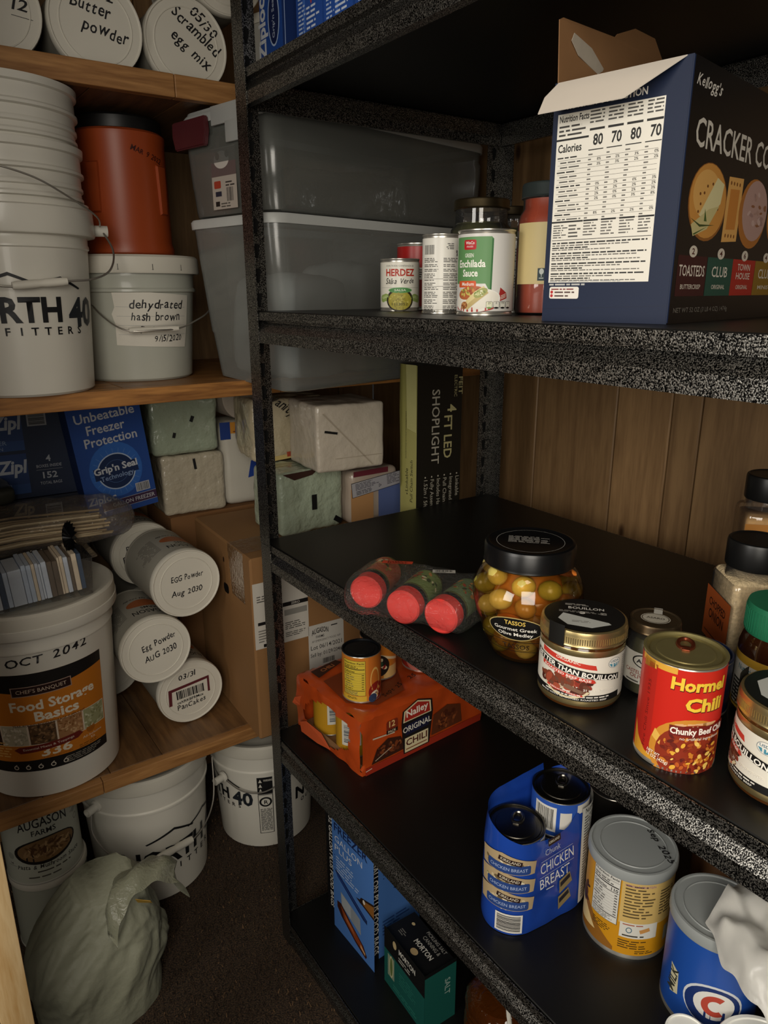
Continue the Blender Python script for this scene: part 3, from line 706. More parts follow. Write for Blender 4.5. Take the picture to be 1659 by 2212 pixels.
# flaps
FL = mat('d9cfc2', .6, 0, .02)
def flap(name, P, m, th=.0008):
    bm = B(); P = [Vector(p) for p in P]; n = (P[1]-P[0]).cross(P[2]-P[0]).normalized()*th
    a = [bm.verts.new(p) for p in P]; b = [bm.verts.new(p+n) for p in P]; bm.faces.new(a[::-1]); bm.faces.new(b); k = len(P)
    for i in range(k): bm.faces.new((a[i], a[(i+1) % k], b[(i+1) % k], b[i]))
    return obj(name, bm, m, t, False)
flap('white_flap', [(-.0004, .006, LZ), (-.0352, .042, LZ-.0315), (-.0352, .126, LZ-.0315), (-.0160, .132, LZ-.0140), (-.0004, .1275, LZ)], FL)
flap('brown_flap', [(.004, LY-.001, LZ-.006), (.004, LY+.002, LZ+.054), (.012, LY+.003, LZ+.0575), (.105, LY-.001, LZ+.060), (.110, LY-.001, LZ+.064), (.145, LY-.002, LZ+.076), (.190, LY-.003, LZ+.076), (.215, LY-.003, LZ+.058), (.23, LY-.001, LZ-.006)], CARD)
bm = B(); prism(bm, [(.022, 0), (.036, -.010), (.080, -.020), (.086, -.012), (.060, .001), (.026, .007)], 0, .0006, M=Matrix.Translation((0, LY-.0008, LZ+.040)) @ Matrix.Rotation(PI/2, 4, 'X'))
obj('glue_patch', bm, mat('b5aa9a', .25, 0, .1, 80), t, False)
# ------------------------------------------------------------------ third steel shelf
def lathe_in(pr, n=48, mi=0):
    bm = B(); lathe(bm, pr, n, mi); return bm
# olive jar
ox, oy = .608, .566
t = thing('olive_jar', 'wide-shouldered glass jar packed with mixed olives under a black lid', 'jar', (ox, oy, S2))
def ol_r(z):
    P = [(0, .034), (.004, .040), (.03, .052), (.06, .0625), (.078, .0665), (.092, .066), (.108, .058), (.117, .050), (.122, .0475), (.132, .0475)]
    for (a, b), (c, d) in zip(P[:-1], P[1:]):
        if a <= z <= c: return b+(d-b)*(z-a)/(c-a)
    return P[-1][1]
pr = [(0, 0.0)]+[(ol_r(z/1000), z/1000) for z in (0, 2, 4, 12, 20, 30, 40, 50, 60, 69, 78, 85, 92, 100, 108, 113, 117, 122, 132)]
bm = B(); lathe(bm, pr, 56); obj('glass_body', bm, film('c8883a', .02, .05, .9, tint='fdeccb'), t)
bm = B(); lathe(bm, [(0, .004), (.034, .004)]+[(ol_r(z/1000)-.024, z/1000) for z in (8, 30, 50, 70, 85, 100, 112)]+[(0, .114)], 32); obj('brine_core', bm, mat('a06424', .4, 0, .4, 60), t)
rnd = random.Random(11); cols = ['a8a23a', 'bdb04a', '8e8636', 'c8b660', '9a7236', '8a5a30', 'c8702c', 'd07a34', 'e2d0a0', 'b06a3c', 'bfae66']
pts = []
for k in range(3000):
    z = rnd.uniform(.012, .116); rr = ol_r(z)-.0145; a = rnd.uniform(0, 2*PI); p = Vector((rr*math.cos(a), rr*math.sin(a), z))
    if all((p-q).length > .0225 for q in pts): pts.append(p)
    if len(pts) >= 80: break
for i, p in enumerate(pts):
    bm = B(); s = rnd.uniform(.0118, .0138); c = rnd.choice(cols)
    M = Matrix.Rotation(rnd.uniform(0, PI), 4, 'Z') @ Matrix.Rotation(rnd.uniform(0, PI), 4, 'X')
    if c in ('c8702c', 'd07a34'): ball(bm, p, s, 0, 1.5, .7, .45, 12, 8, M); nm = 'pepper_strip'
    elif c == 'e2d0a0': ball(bm, p, s*.75, 0, 1.2, .8, .7, 12, 8, M); nm = 'garlic_clove'
    else:
        ball(bm, p, s, 0, 1.18, 1, 1, 12, 8, M); nm = 'olive'
    obj(nm, bm, mat(c, .28, 0, .2, 90), t)
LIDB = mat('0d0d0e', .3, 0, .05)
bm = B(); lathe(bm, [(.047, .120), (.0535, .120), (.0545, .1215), (.054, .124), (.054, .141), (.0525, .1445), (.0495, .1455), (.046, .1440), (0, .1440)], 56); l = obj('lid', bm, LIDB, t)
D = Decal(); a = face_cam(ox, oy)+PI/2
D.ring(0, 0, .0395, .0402, '8d8a84', 1, 48); D.fine(-.026, .016, .052, .024, 7, 'a29e97', 1, 4, .4); 
ca, sa = math.cos(a), math.sin(a)
D.build('lid_print', l, onplane((0, 0, .1440), (ca, sa, 0), (-sa, ca, 0)))
D = Decal(); r = .0625
D.ell(-.012, .056, .034, .0165, 'b9a46a', 1); D.ell(-.012, .056, .0328, .0153, '0e0d0d', 1.6)
D.text('TASSOS', -.012, .0625, .0055, 'd8b85a', 3, .02, w=.024); D.text('Gourmet Greek', -.012, .054, .0048, 'e8e4da', 3, .015, w=.052); D.text('Olive Medley', -.012, .0465, .0048, 'e8e4da', 3, .015, w=.044)
fc = face_cam(ox, oy)
def jarmap(a, b, o):
    th = fc+a/.0625; rr = ol_r(b)+o; return Vector((rr*math.cos(th), rr*math.sin(th), b))
D.build('label', t, jarmap, du=.003, dv=.004, off=.0006)
D = Decal()
for y in (.0375, .0225): D.rect(0, y, .22, .0009, '1a120c', 1)
for k in range(4):
    D.text('TASSOS', -.012+.075*(k-1), .0265, .0072, '20150d', 1, .01, w=.038); D.ring(-.045+.075*(k-1), .030, .0028, .0036, '20150d', 1, 4)
D.build('embossed_band', t, jarmap, du=.003, dv=.004, off=.0006)

def bouillon(x, y, label, turn):
    r, h = .0448, .093
    t = thing('bouillon_jar', label, 'jar', (x, y, S2), group='bouillon jars')
    bm = B(); lathe(bm, [(0, 0), (r*.86, 0), (r*.96, .003), (r, .008), (r, .066), (r*.985, .071), (r*.93, .076), (r*.93, .083)], 56)
    obj('glass_body', bm, mat('4a2a10', .12, 0, .1, 20, coat=.5), t)
    bm = B(); lathe(bm, [(r*1.003, .007), (r*1.006, .0072), (r*1.006, .0125), (r*1.003, .013)], 56); obj('gold_band', bm, GOLD, t)
    bm = B(); lathe(bm, [(r*1.003, .0645), (r*1.006, .0648), (r*1.006, .0705), (r*1.0, .0712)], 56); obj('gold_band', bm, GOLD, t)
    bm = B(); n = 120
    lathe(bm, [(r*.95, .0745), (r*1.02, .0745), (r*1.035, .0758), (r*1.02, .0775), (r*1.02, .088), (r*1.0, .0915), (r*.95, .0925), (r*.90, .0912), (0, .0912)], 56)
    for i in range(n):
        a = 2*PI*i/n
        box(bm, r*1.015, r*1.028, -.00055, .00055, .0785, .0855, M=Matrix.Rotation(a, 4, 'Z'))
    l = obj('lid', bm, GOLD, t)
    a = face_cam(x, y)+turn+PI/2; ca, sa = math.cos(a), math.sin(a)
    D = Decal(); D.ell(0, 0, r*.94, r*.94, '11100f', 0, n=48)
    D.poly([(-r*.62, -r*.30), (-r*.40, -r*.62), (r*.15, -r*.72), (r*.60, -r*.45), (r*.55, -r*.36), (-r*.5, .02*r)], 'b9bbb6', 1)
    D.text('BOUILLON', r*.05, r*.30, r*.13, 'd6d2ca', 1, .012, w=r*.85); D.fine(-r*.45, r*.62, r*.8, r*.12, 2, 'a9a59d', 1); D.ell(-.05*r, r*.1, r*.07, r*.07, 'd6d2ca', 1); D.rect(r*.45, r*.12, r*.14, r*.12, '8f8b84', 1); D.fine(-r*.6, r*.2, r*1.2, r*.12, 2, '8f8b84', 1, 4)
    D.fine(-r*.3, -r*.35, r*.6, r*.12, 2, '7d7b76', 1.5)
    D.build('lid_label', l, onplane((0, 0, .0926), (ca, sa, 0), (-sa, ca, 0)))
    D = Decal(); D.rect(-.70*r, 0, .44*r, .024, '12110f', 1); D.build('seal_strip', l, oncyl(r*1.034, face_cam(x, y)+turn, .0855), du=.004)
    D = Decal(); H = .0515
    D.rect(.25*r, H/2, 4.6*r, H, 'ddd8cb', 0); D.rect(-.35*r, H*.075, 3.2*r, H*.15, '121110', 1)
    D.rect(1.85*r, H*.5, 1.6*r, H, 'ddd8cb', 1.3)
    D.poly([(-1.1*r, H*1.0), (.3*r, H*.83), (.34*r, H*.72), (-1.1*r, H*.885)], 'c2372a', 2.4); D.text('ORGANIC', -.35*r, H*.855, H*.055, 'eae4d6', 5, .015, w=.6*r, rot=-.10)
    D.blobs(-.38*r, H*.34, .85*r, H*.25, ['5a2a1c', '7a3a26', '8a3022', '4a2018', 'a04a34', '6a4030', 'c8b49a'], 70, .13*r, 2.2, 7)
    D.ring(-.10*r, H*.40, .36*r, .44*r, 'b83a28', 11, 24, .55, .2, 2.6); D.ring(-.35*r, H*.30, .50*r, .58*r, 'd6c8a4', 11.2, 24, .5, 3.4, 6.0); D.poly([(-.5*r, H*.3), (.0, H*.18), (.12*r, H*.22), (-.3*r, H*.36)], '7a5a48', 11)
    D.poly([(-1.35*r, H*.905), (.98*r, H*.59), (.98*r, H*.43), (-1.35*r, H*.735)], 'd8d2c4', 11.5); D.poly([(-1.35*r, H*.895), (.96*r, H*.58), (.96*r, H*.44), (-1.35*r, H*.745)], '12110f', 12)
    D.text('BETTER THAN BOUILLON', -.19*r, H*.605, H*.105, 'f0ece2', 13, .025, w=2.2*r, rot=-.137*1.15)
    D.poly([(-1.05*r, H*.70), (.30*r, H*.50), (.30*r, H*.43), (-1.05*r, H*.61)], 'c2372a', 12.5); D.text('ROASTED BEEF BASE', -.38*r, H*.533, H*.05, 'f0ece2', 14, .015, w=1.2*r, rot=-.15)
    D.poly([(-.85*r, H*.235), (.05*r, H*.15), (.05*r, H*.11), (-.85*r, H*.19)], 'c2372a', 12); D.text('REDUCED SODIUM', -.38*r, H*.155, H*.032, 'f0ece2', 13, .01, w=.75*r, rot=-.1)
    D.text('21 oz (1lb 5oz) 595g', .45*r, H*.255, H*.045, 'efeae0', 13, .02, w=.8*r)
    D.fine(-.9*r, H*.125, 1.6*r, H*.04, 1, 'd8d4ca', 3, 2, .7, False); D.text('MADE WITH SEASONED ROASTED BEEF', -.2*r, H*.028, H*.035, 'e8e4da', 3, .01, w=1.7*r)
    D.ell(.80*r, H*.84, .19*r, H*.115, '8a8f90', 3); D.ell(.80*r, H*.84, .175*r, H*.105, 'e2dfd6', 3.4); D.text('USDA', .80*r, H*.855, H*.05, '2a5a74', 4, .015, w=.26*r); D.poly([(.64*r, H*.83), (.96*r, H*.83), (.90*r, H*.765), (.80*r, H*.74), (.70*r, H*.765)], '4a8aa0', 3.7)
    D.fine(1.12*r, H*.93, .8*r, H*.62, 13, '8d8a84', 3, 6)
    D.build('label', t, oncyl(r*1.001, face_cam(x, y)+turn, .013), du=.0035)
bouillon(.588, .463, 'gold-lidded bouillon jar standing in front of the big olive jar', .06)
bouillon(.612, .2485, 'gold-lidded bouillon jar cut off by the right frame edge, nearest the camera', -1.15)

# green olive jar
cx, cy = .660, .424
OL = mat('4c4a2c', .4, 0, .45, 90)
t, l = glass_jar('green_olive_jar', 'small jar of green olives behind the front bouillon jar, a bronze lid on top', cx, cy, S2, simple_prof(.0295, .084, .0255, .070), .0275, .0735, .0115, mat('6a5a44', .32, .8, .05), OL, [(0, .002), (.028, .003), (.0285, .01), (.0285, .050), (.027, .062), (.024, .066), (0, .066)])
a = face_cam(cx, cy)+PI/2; ca, sa = math.cos(a), math.sin(a)
D = Decal(); D.ell(0, -.001, .0155, .0135, 'b9b2a2', 1); D.ell(0, -.001, .0145, .0125, '4a3d2e', 1.5); D.ell(0, -.001, .0135, .0115, 'b9b2a2', 2); D.text('ASARO', 0, -.0025, .004, '3a3026', 3, .02, w=.019); D.rect(.002, .020, .009, .016, 'c9c5ba', 2.2)
D.build('lid_print', l, onplane((0, 0, .0840), (ca, sa, 0), (-sa, ca, 0)))
D = Decal(); r = .0295
D.rect(0, .020, 3.2*r, .037, 'd2cfc4', 0); D.ell(.05*r, .029, .62*r, .0085, '1b1a18', 1); D.ell(.05*r, .029, .56*r, .0072, 'd2cfc4', 1.5); D.text('ASARO', .05*r, .0268, .0045, '1b1a18', 2, .03, w=.9*r)
D.text('CASTELVETRANO', -.1*r, .0135, .0042, '8a3a2c', 1.5, .01, w=1.5*r); D.text('OLIVES', -.25*r, .0080, .0045, '8a3a2c', 1.5, .01, w=.75*r); D.fine(-.8*r, .006, 1.3*r, .004, 1, '55534e', 1.5)
D.build('label', t, oncyl(r, face_cam(cx, cy)-.1, .014), du=.0035)

def a_horm(D, r, H):
    wrapc(D, r, H, 'c4271c'); D.rect(-.92*r, H*.98, 1.1*r, H*.06, 'd8a23a', 1); D.poly([(-1.35*r, H), (-.95*r, H), (-.9*r, H*.93), (-1.35*r, H*.9)], 'd8a23a', 1)
    D.rect(-1.12*r, H*.5, .52*r, H*.95, 'b02218', 1); D.text('Fire Chili Since 1935', -1.02*r, H*.45, H*.035, '6d1712', 2, .0, rot=PI/2, w=H*.7)
    D.poly([(-1.5*r, H*.30), (-1.3*r, H*.16), (-1.0*r, H*.06), (.0, 0), (-1.5*r, 0)], 'd89a2e', 1.6)
    D.text('Hormel', .22*r, H*.80, H*.115, '4a120c', 3, .055, w=1.42*r, shear=.03); D.text('Hormel', .21*r, H*.807, H*.115, 'e8c23c', 3.6, .04, w=1.40*r, shear=.03)
    D.text('Chili', .40*r, H*.60, H*.125, '4a120c', 3, .055, w=1.02*r, shear=.03); D.text('Chili', .39*r, H*.607, H*.125, 'e8c23c', 3.6, .04, w=1.0*r, shear=.03)
    D.ell(.25*r, H*.46, .55*r, H*.022, 'd8a878', 2, .05)
    D.ell(.15*r, H*.16, 1.02*r, H*.36, 'c8862c', 2); D.ell(.22*r, H*.15, .92*r, H*.315, '8a2c14', 2.4)
    D.poly([(-.75*r, H*.35), (-.45*r, H*.24), (-.60*r, H*.2), (-.82*r, H*.26)], 'e0b050', 2.3)
    D.blobs(.22*r, H*.16, .9*r, H*.29, ['6a1e10', '8a3014', 'b8561e', '5a180e', 'c87a28', '7a2612', 'a0441a'], 120, .085*r, 2.7, 9)
    D.blobs(.25*r, H*.14, .75*r, H*.25, ['e0a83a', 'd8943a', 'e8c060'], 26, .07*r, 18, 12)
    D.rect(.35*r, H*.405, 1.5*r, H*.10, '6e1a14', 22, .03); D.text('Chunky Beef Chili', .32*r, H*.375, H*.062, 'f0e8dc', 23, .03, w=1.4*r, rot=.03); D.text('no artificial ingredients', .38*r, H*.318, H*.028, 'ead8c4', 23, .01, w=1.05*r, rot=.03)
    D.text('NET WT', -.72*r, H*.085, H*.032, 'f0e4d0', 24, .015, w=.34*r, rot=-.15); D.text('15 OZ (425g)', -.62*r, H*.04, H*.032, 'f0e4d0', 24, .015, w=.55*r, rot=-.15)
food_can('chili_can', 'red and yellow chunky chili can with a pull ring, on the third shelf', .578, .3365, S2, .0366, .1095, a_horm, end=mat('a59a68', .36, .75, .1, 60), tab=mat('7a3d28', .35, .8, 0), lip=.0045, turn=.26)
def a_navy(D, r, H): wrapc(D, r, H, '16203c')
c = food_can('tuna_can', 'short navy can peeking out behind the red chunky chili can', .672, .3785, S2, .036, .062, a_navy, end=mat('1a2747', .3, .3, .05), lip=.003)

# spice bottles with black lids
def shaker(name, label, x, y, rot, hw, h, lr, lh, powder, ph, labelfn, glass=GLASS, lidm=BLACKP, hn=None):
    t = thing(name, label, 'bottle', (x, y, S2), (0, 0, rot))
    hn = hn or h-lh-.012
    bm = B(); box(bm, -hw, hw, -hw, hw, 0, hn, .009, seg=3); lathe(bm, [(hw*.9, hn-.002), (lr*.92, hn+.008), (lr*.92, h-.008)], 32); obj('clear_body', bm, glass, t)
    bm = B(); box(bm, -hw+.0018, hw-.0018, -hw+.0018, hw-.0018, .002, ph, .008, seg=3); obj('contents', bm, powder, t)
    bm = B(); lathe(bm, [(lr*.9, h-lh), (lr*.98, h-lh), (lr, h-lh+.002), (lr, h-.004), (lr*.97, h-.001), (lr*.92, h), (lr*.88, h-.0012), (0, h-.0012)], 40); obj('lid', bm, lidm, t)
    D = Decal(); labelfn(D, hw); 
    for f in D.build('label', t, onplane((0, -hw, 0), (1, 0, 0), (0, 0, 1)), off=.0006),: pass
    return t
def l_gar(D, hw):
    D.rect(0, .072, hw*2.02, .105, 'c0813a', 0); D.ell(.006, .100, .024, .0125, '3a1c10', 1); D.ell(.006, .100, .0225, .0112, 'cf9650', 1.4); D.text('GarliQ', .006, .0965, .009, '2c1710', 2, .015, w=.030)
    for k in range(6): D.rect(-hw*.2, .098-.012*k, hw*1.6, .0004, '9c6228', .8)
    D.text('GRANULATED', .004, .066, .007, '2c1710', 2, .01, w=.046); D.text('GARLIC', .004, .052, .010, '2c1710', 2, .015, w=.04)
shaker('garlic_bottle', 'tall square bottle of granulated garlic with black lid, behind the onion bottle', .992, .482, -.85, .037, .187, .035, .034, mat('d3a76c', .8, 0, .25, 140), .132, l_gar)
def l_on(D, hw):
    D.rect(0, .045, hw*2.02, .066, '9a4a1e', 0); D.text('CHOPPED', 0, .056, .010, '2a120a', 2, .015, w=.05); D.text('ONION', 0, .040, .012, '2a120a', 2, .015, w=.045); D.rect(0, .020, hw*1.7, .002, '5a2a12', 1)
ONI = mat('cbb58e', .8, 0, .5, 220, bump=.9, bscale=300)
shaker('onion_bottle', 'square bottle of chopped onion with black lid, behind the green-lidded jar', .820, .405, -2.25, .036, .150, .0335, .033, ONI, .107, l_on)
# green-lidded brown jar
gx, gy, r = .722, .3165, .0405
t = thing('brown_jar', 'brown jar with a grass-green screw lid behind the right-hand bouillon jar', 'jar', (gx, gy, S2))
bm = B(); lathe(bm, [(0, 0), (r*.88, 0), (r, .006), (r, .078), (r*.93, .088), (r*.86, .094), (r*.86, .104)], 48); obj('glass_body', bm, mat('2c1508', .1, 0, .1, coat=.5), t)
bm = B(); lathe(bm, [(r*.84, .093), (r*.93, .093), (r*.94, .0945), (r*.94, .121), (r*.91, .1245), (0, .1245)], 64)
for i in range(64): box(bm, r*.935, r*.95, -.0007, .0007, .096, .119, M=Matrix.Rotation(2*PI*i/64, 4, 'Z'))
obj('screw_lid', bm, mat('1f6a4a', .42, 0, .06), t)
D = Decal(); D.rect(0, .030, 4.6*r, .060, 'cfcabd', 0); D.rect(0, .0555, 4.6*r, .009, 'b8902c', 1); D.text('Nutrition Facts', -.55*r, .0425, .006, '2a6a7a', 2, .01, w=1.0*r); D.rect(-.5*r, .016, 1.5*r, .03, '2a2824', 1); D.fine(-1.2*r, .03, 1.4*r, .028, 7, 'b5b0a4', 2); D.rect(0, .002, 4.6*r, .007, 'b8902c', 1)
D.build('label', t, oncyl(r, face_cam(gx, gy), .010), du=.004)

# bag of three red-lidded spice jars
spots = [(.5125, .7790, 'leftmost', 'a8583a'), (.5245, .7090, 'middle', '7a8a50'), (.5475, .6580, 'rightmost', '6f805a')]
axis = math.radians(28)   # from lid toward the jar's foot, measured from +X
for i, (x, y, w_, lc) in enumerate(spots):
    t = thing('spice_jar', '%s of the three red-lidded spice jars lying in the clear bag' % w_, 'jar', (x, y, S2+.0265), (0, PI/2, axis+(.12-.1*i)), group='red-lidded spice jars')
    r = .0235   # local +z runs from lid to foot
    bm = B(); lathe(bm, [(0, .020), (r*.9, .020), (r*.97, .026), (r*.97, .088), (r*.9, .093), (0, .093)], 36); obj('jar_body', bm, mat('55552f', .3, 0, .4, 70), t)
    bm = B(); lathe(bm, [(0, 0), (r*.92, 0), (r*1.02, .0025), (r*1.02, .0205), (r*.95, .0215), (0, .0215)], 40); obj('red_lid', bm, mat('cf3a34', .4, 0, .04), t)
    bm = B(); lathe(bm, [(r*.975, .0225), (r*1.0, .0225), (r*1.0, .030), (r*.975, .030)], 36); obj('black_collar', bm, BLACKP, t)
    D = Decal(); D.rect(0, .028, 2*PI*r*.98, .05, lc, 0); D.blobs(0, .03, 1.6*r, .02, ['c88a4a', '7a8a44', 'a84a2c', 'd8c8a0', '3f4a28'], 40, .004, 1, i)
    D.rect(2.5*r, .030, 1.4*r, .036, 'b9b6a2', 7); D.fine(1.9*r, .045, 1.2*r, .03, 8, '2f3a26', 8, i)
    D.build('label', t, lambda a, b, o, r=r: Vector(((r*.972+o)*math.cos(PI-a/r), (r*.972+o)*math.sin(PI-a/r), .032+b)), du=.003)
# the bag skin around them
t = thing('plastic_bag', 'clear crinkled bag wrapped round three red-lidded spice jars, orange sticker on top', 'bag', (.566, .716, S2))
bm = B(); nu, nv = 44, 30; rows = []
ax = Vector((math.cos(axis), math.sin(axis), 0)); ay = Vector((-math.sin(axis), math.cos(axis), 0))
cc = Vector((.528-.566+.012, .7155-.716, 0))
for i in range(nu):
    q = -1+2*i/(nu-1); row = []
    for k in range(nv):
        a = 2*PI*k/nv
        wx = .064 if abs(q) < .72 else .064*max(.12, math.cos((abs(q)-.72)/.28*PI/2))**.6
        hump = .0262+.0016*math.cos(q*3*PI)
        zz = math.sin(a); xx = math.cos(a)
        zx = abs(zz)**.8*(1 if zz > 0 else -1); xq = abs(xx)**.55*(1 if xx > 0 else -1)
        hh = hump*(1 if abs(q) < .8 else max(.25, 1-(abs(q)-.8)*3.2))
        p = cc+ay*q*.104+ax*(wx*xq+.033)+Vector((0, 0, .0285+zx*hh*1.04))
        n_ = noise.noise(p*38)*.0028+noise.noise(p*90)*.0016
        p += Vector((n_*.6, n_*.6, n_))
        if p.z < .0006: p.z = .0006+abs(n_)*.2
        row.append(bm.verts.new(p))
    rows.append(row)
for i in range(nu-1):
    for k in range(nv): bm.faces.new((rows[i][k], rows[i][(k+1) % nv], rows[i+1][(k+1) % nv], rows[i+1][k]))
obj('film', bm, film('e8e6e0', .025, .06, .45, 1.0, 110, base=.0), t)
D = Decal(); D.rect(0, 0, .046, .017, 'd9482a', 0, .1); D.text('FAMILY', 0, .001, .005, '2a1410', 2, .02, w=.03, rot=.1); D.text('MARKET', .001, -.006, .005, '2a1410', 2, .02, w=.03, rot=.1)
D.build('orange_sticker', t, onplane(cc+ay*.042+ax*.052+Vector((0, 0, .0605)), -ay*.9+ax*.25, ax*.9+ay*.2+Vector((0, 0, -.12))))
D = Decal(); D.rect(0, 0, .034, .021, 'd9d6cd', 0); D.bars(0, .002, .026, .011, 1, 6, True, 'd9d6cd', .02); D.fine(-.013, -.005, .026, .004, 1, '33322f', 1.5)
D.build('barcode_sticker', t, onplane(cc-ay*.030+ax*.050+Vector((0, 0, .0600)), -ay*.85+ax*.35, ax*.85+ay*.35+Vector((0, 0, -.15))))

# ------------------------------------------------------------------ fourth steel shelf
CH = 'c0521c'
t = thing('chili_pack', 'orange shrink-wrapped twelve pack of chili cans, torn open on its left end', 'multipack', (.595, .922, S3), (0, 0, math.radians(3)))
LX, LY, LZ = .297, .212, .1125
ORG = mat('b8481a', .28, 0, .15, 14, bump=.35, bscale=45, coat=.3); BRN = mat('7a3a1c', .3, 0, .2, 20, bump=.4, bscale=60)
NX, NY, NZ = 26, 18, 10
def wrapface(fn, nu, nv, skip=None):
    g = [[bm.verts.new(fn(i/nu, j/nv)) for j in range(nv+1)] for i in range(nu+1)]
    for i in range(nu):
        for j in range(nv):
            if skip and skip((i+.5)/nu, (j+.5)/nv): continue
            bm.faces.new((g[i][j], g[i+1][j], g[i+1][j+1], g[i][j+1]))
def crumple(p, a=.0022): 
    p = Vector(p); return p+Vector((noise.noise(p*30), noise.noise(p*30+Vector((9, 3, 1))), noise.noise(p*26+Vector((4, 4, 4)))))*a
bm = B()
def f_top(u, v):
    e = min(u, 1-u, v, 1-v); z = LZ+.0012-.007*max(0, 1-e/.05)*(.4 if e > 0 else .4)-.0016*math.cos(u*8*PI)*math.cos(v*6*PI)
    return crumple((u*LX, v*LY, z), .0016)
wrapface(f_top, 40, 30)
wrapface(lambda u, v: crumple((u*LX, -.001-.0012*math.cos(u*8*PI)*math.sin(v*PI), v*(LZ-.003)), .0013), 40, 14)
wrapface(lambda u, v: crumple((u*LX, LY+.001, v*(LZ-.003))), 20, 8)
wrapface(lambda u, v: crumple((LX+.001, u*LY, v*(LZ-.003))), 16, 8)
def hole(u, v):   # torn opening in the left end
    return ((u-.50)/.36)**2+((v-.47+.25*(u-.5))/.40)**2+.10*math.sin(u*23)+.08*math.sin(v*31) < 1.0
wrapface(lambda u, v: crumple((-.002-.004*math.sin(v*PI), u*LY, v*(LZ-.003)), .003), 34, 22, hole)
bmesh.ops.remove_doubles(bm, verts=bm.verts, dist=.0045)
obj('shrink_wrap', bm, ORG, t)
bm = B(); box(bm, .004, LX-.002, .002, LY-.002, .0003, .0022); box(bm, .003, .0042, .004, LY-.004, .001, .018)
obj('cardboard_tray', bm, CARD, t, False)
bm = B()
for k, (q, s) in enumerate(((.78, 1), (.70, .8), (.62, .6))):
    pass
P = [(-.004, LY*.90, LZ*.66), (-.012, LY*.97, LZ*.60), (-.016, LY*.985, LZ*.50), (-.010, LY*.97, LZ*.44), (-.004, LY*.90, LZ*.46)]
f = bm.faces.new([bm.verts.new(p) for p in P]); r2 = bmesh.ops.extrude_face_region(bm, geom=[f]); bmesh.ops.translate(bm, verts=[g for g in r2['geom'] if isinstance(g, bmesh.types.BMVert)], vec=(.0006, .0008, 0))
P = [(-.003, LY*.60, .022), (-.010, LY*.80, .030), (-.014, LY*.88, .022), (-.016, LY*.84, .006), (-.010, LY*.62, .002), (-.004, LY*.45, .004)]
f = bm.faces.new([bm.verts.new(p) for p in P]); r2 = bmesh.ops.extrude_face_region(bm, geom=[f]); bmesh.ops.translate(bm, verts=[g for g in r2['geom'] if isinstance(g, bmesh.types.BMVert)], vec=(.0006, .0004, .0006))
obj('torn_flap', bm, mat('b5502c', .35, 0, .15, 30), t, False)
D = Decal()   # printed right side (u along +x, v up)
D.poly([(.018, .018), (.030, .045), (.055, .058), (.085, .05), (.10, .02)], '3a1c10', 1); D.blobs(.058, .036, .034, .016, ['5a2a16', '7a3a1c', '3a160c', '8a4a24'], 40, .005, 1.4, 3); D.rect(.045, .030, .04, .0016, 'b9a890', 8, .35)
D.rect(LX/2, .008, LX*.97, .015, '9a2c18', .6); D.rect(.012, .010, .014, .0015, 'd8d0b8', 2, .1); D.rect(.046, .067, .050, .0028, 'c9b9a0', 2, -.10)
D.poly([(.160, .02), (.165, .062), (.20, .072), (.235, .06), (.24, .02)], '5a2c16', 1); D.blobs(.20, .042, .034, .022, ['6a341a', '4a2010', '8a4a24'], 40, .005, 1.4, 5)
D.rrect(.065, .082, .026, .020, '7a2a16', 2); D.text('12', .065, .079, .012, 'e0b878', 3, .02); D.rect(.065, .070, .026, .008, '2a140e', 3); D.text('PACK', .065, .0675, .005, 'd8c8a8', 4, .015)
D.poly([(.102, .008), (.146, .008), (.152, .075), (.150, .100), (.125, .112), (.100, .098), (.098, .070)], '1c1614', 2); D.poly([(.104, .010), (.144, .010), (.144, .040), (.104, .040)], 'd8c9a0', 2.6)
D.poly([(.101, .074), (.149, .074), (.1475, .0985), (.125, .1095), (.1025, .097)], 'd8c9a0', 2.6); D.poly([(.103, .076), (.147, .076), (.145, .0965), (.125, .1065), (.105, .095)], 'a52a20', 3)
D.text('Nalley', .125, .084, .0135, 'eee6d4', 4, .02, w=.037, rot=.06); D.rect(.125, .0575, .056, .022, '1a1a34', 3.2, .04); D.text('ORIGINAL', .125, .053, .0115, 'e6e0d2', 4, .012, w=.048, rot=.04)
D.text('CHILI', .124, .023, .0135, '4a1a14', 4, .02, w=.036); D.rect(.124, .016, .036, .0025, '8a5a3c', 4)
D.it = [([(.125+(p-.125)*1.42 if all(.097 < e[0] < .155 for e in V) else p, q) for p, q in V], F, k, l) for V, F, k, l in D.it]
D.build('printed_side', t, onplane((0, -.0042, 0), (1, 0, .0), (0, .0, 1)), off=.0, du=.02)
D = Decal()
D.poly([(.01, .06), (.02, .15), (.10, .16), (.16, .10), (.12, .03), (.05, .02)], '7a3416', 0.2); D.hand('Sept 25', .105, .040, .010, .25, '1d120c', 2, w=.058, seed=4); D.hand('25', .165, .055, .010, .25, '1d120c', 2, w=.02, seed=6)
D.ring(.095, .095, .030, .032, '3a1a10', 1, 30, .6); D.rect(.035, .10, .045, .004, 'a89a8a', 1, .9)
D.poly([(.02, .165), (.09, .19), (.085, .205), (.02, .195)], '3a1c12', 1); D.text('CHILI', .055, .183, .010, 'b0683a', 2, .02, rot=.2)
D.build('printed_top', t, onplane((0, 0, LZ+.004), (1, 0, 0), (0, 1, 0)), off=.0, du=.02)
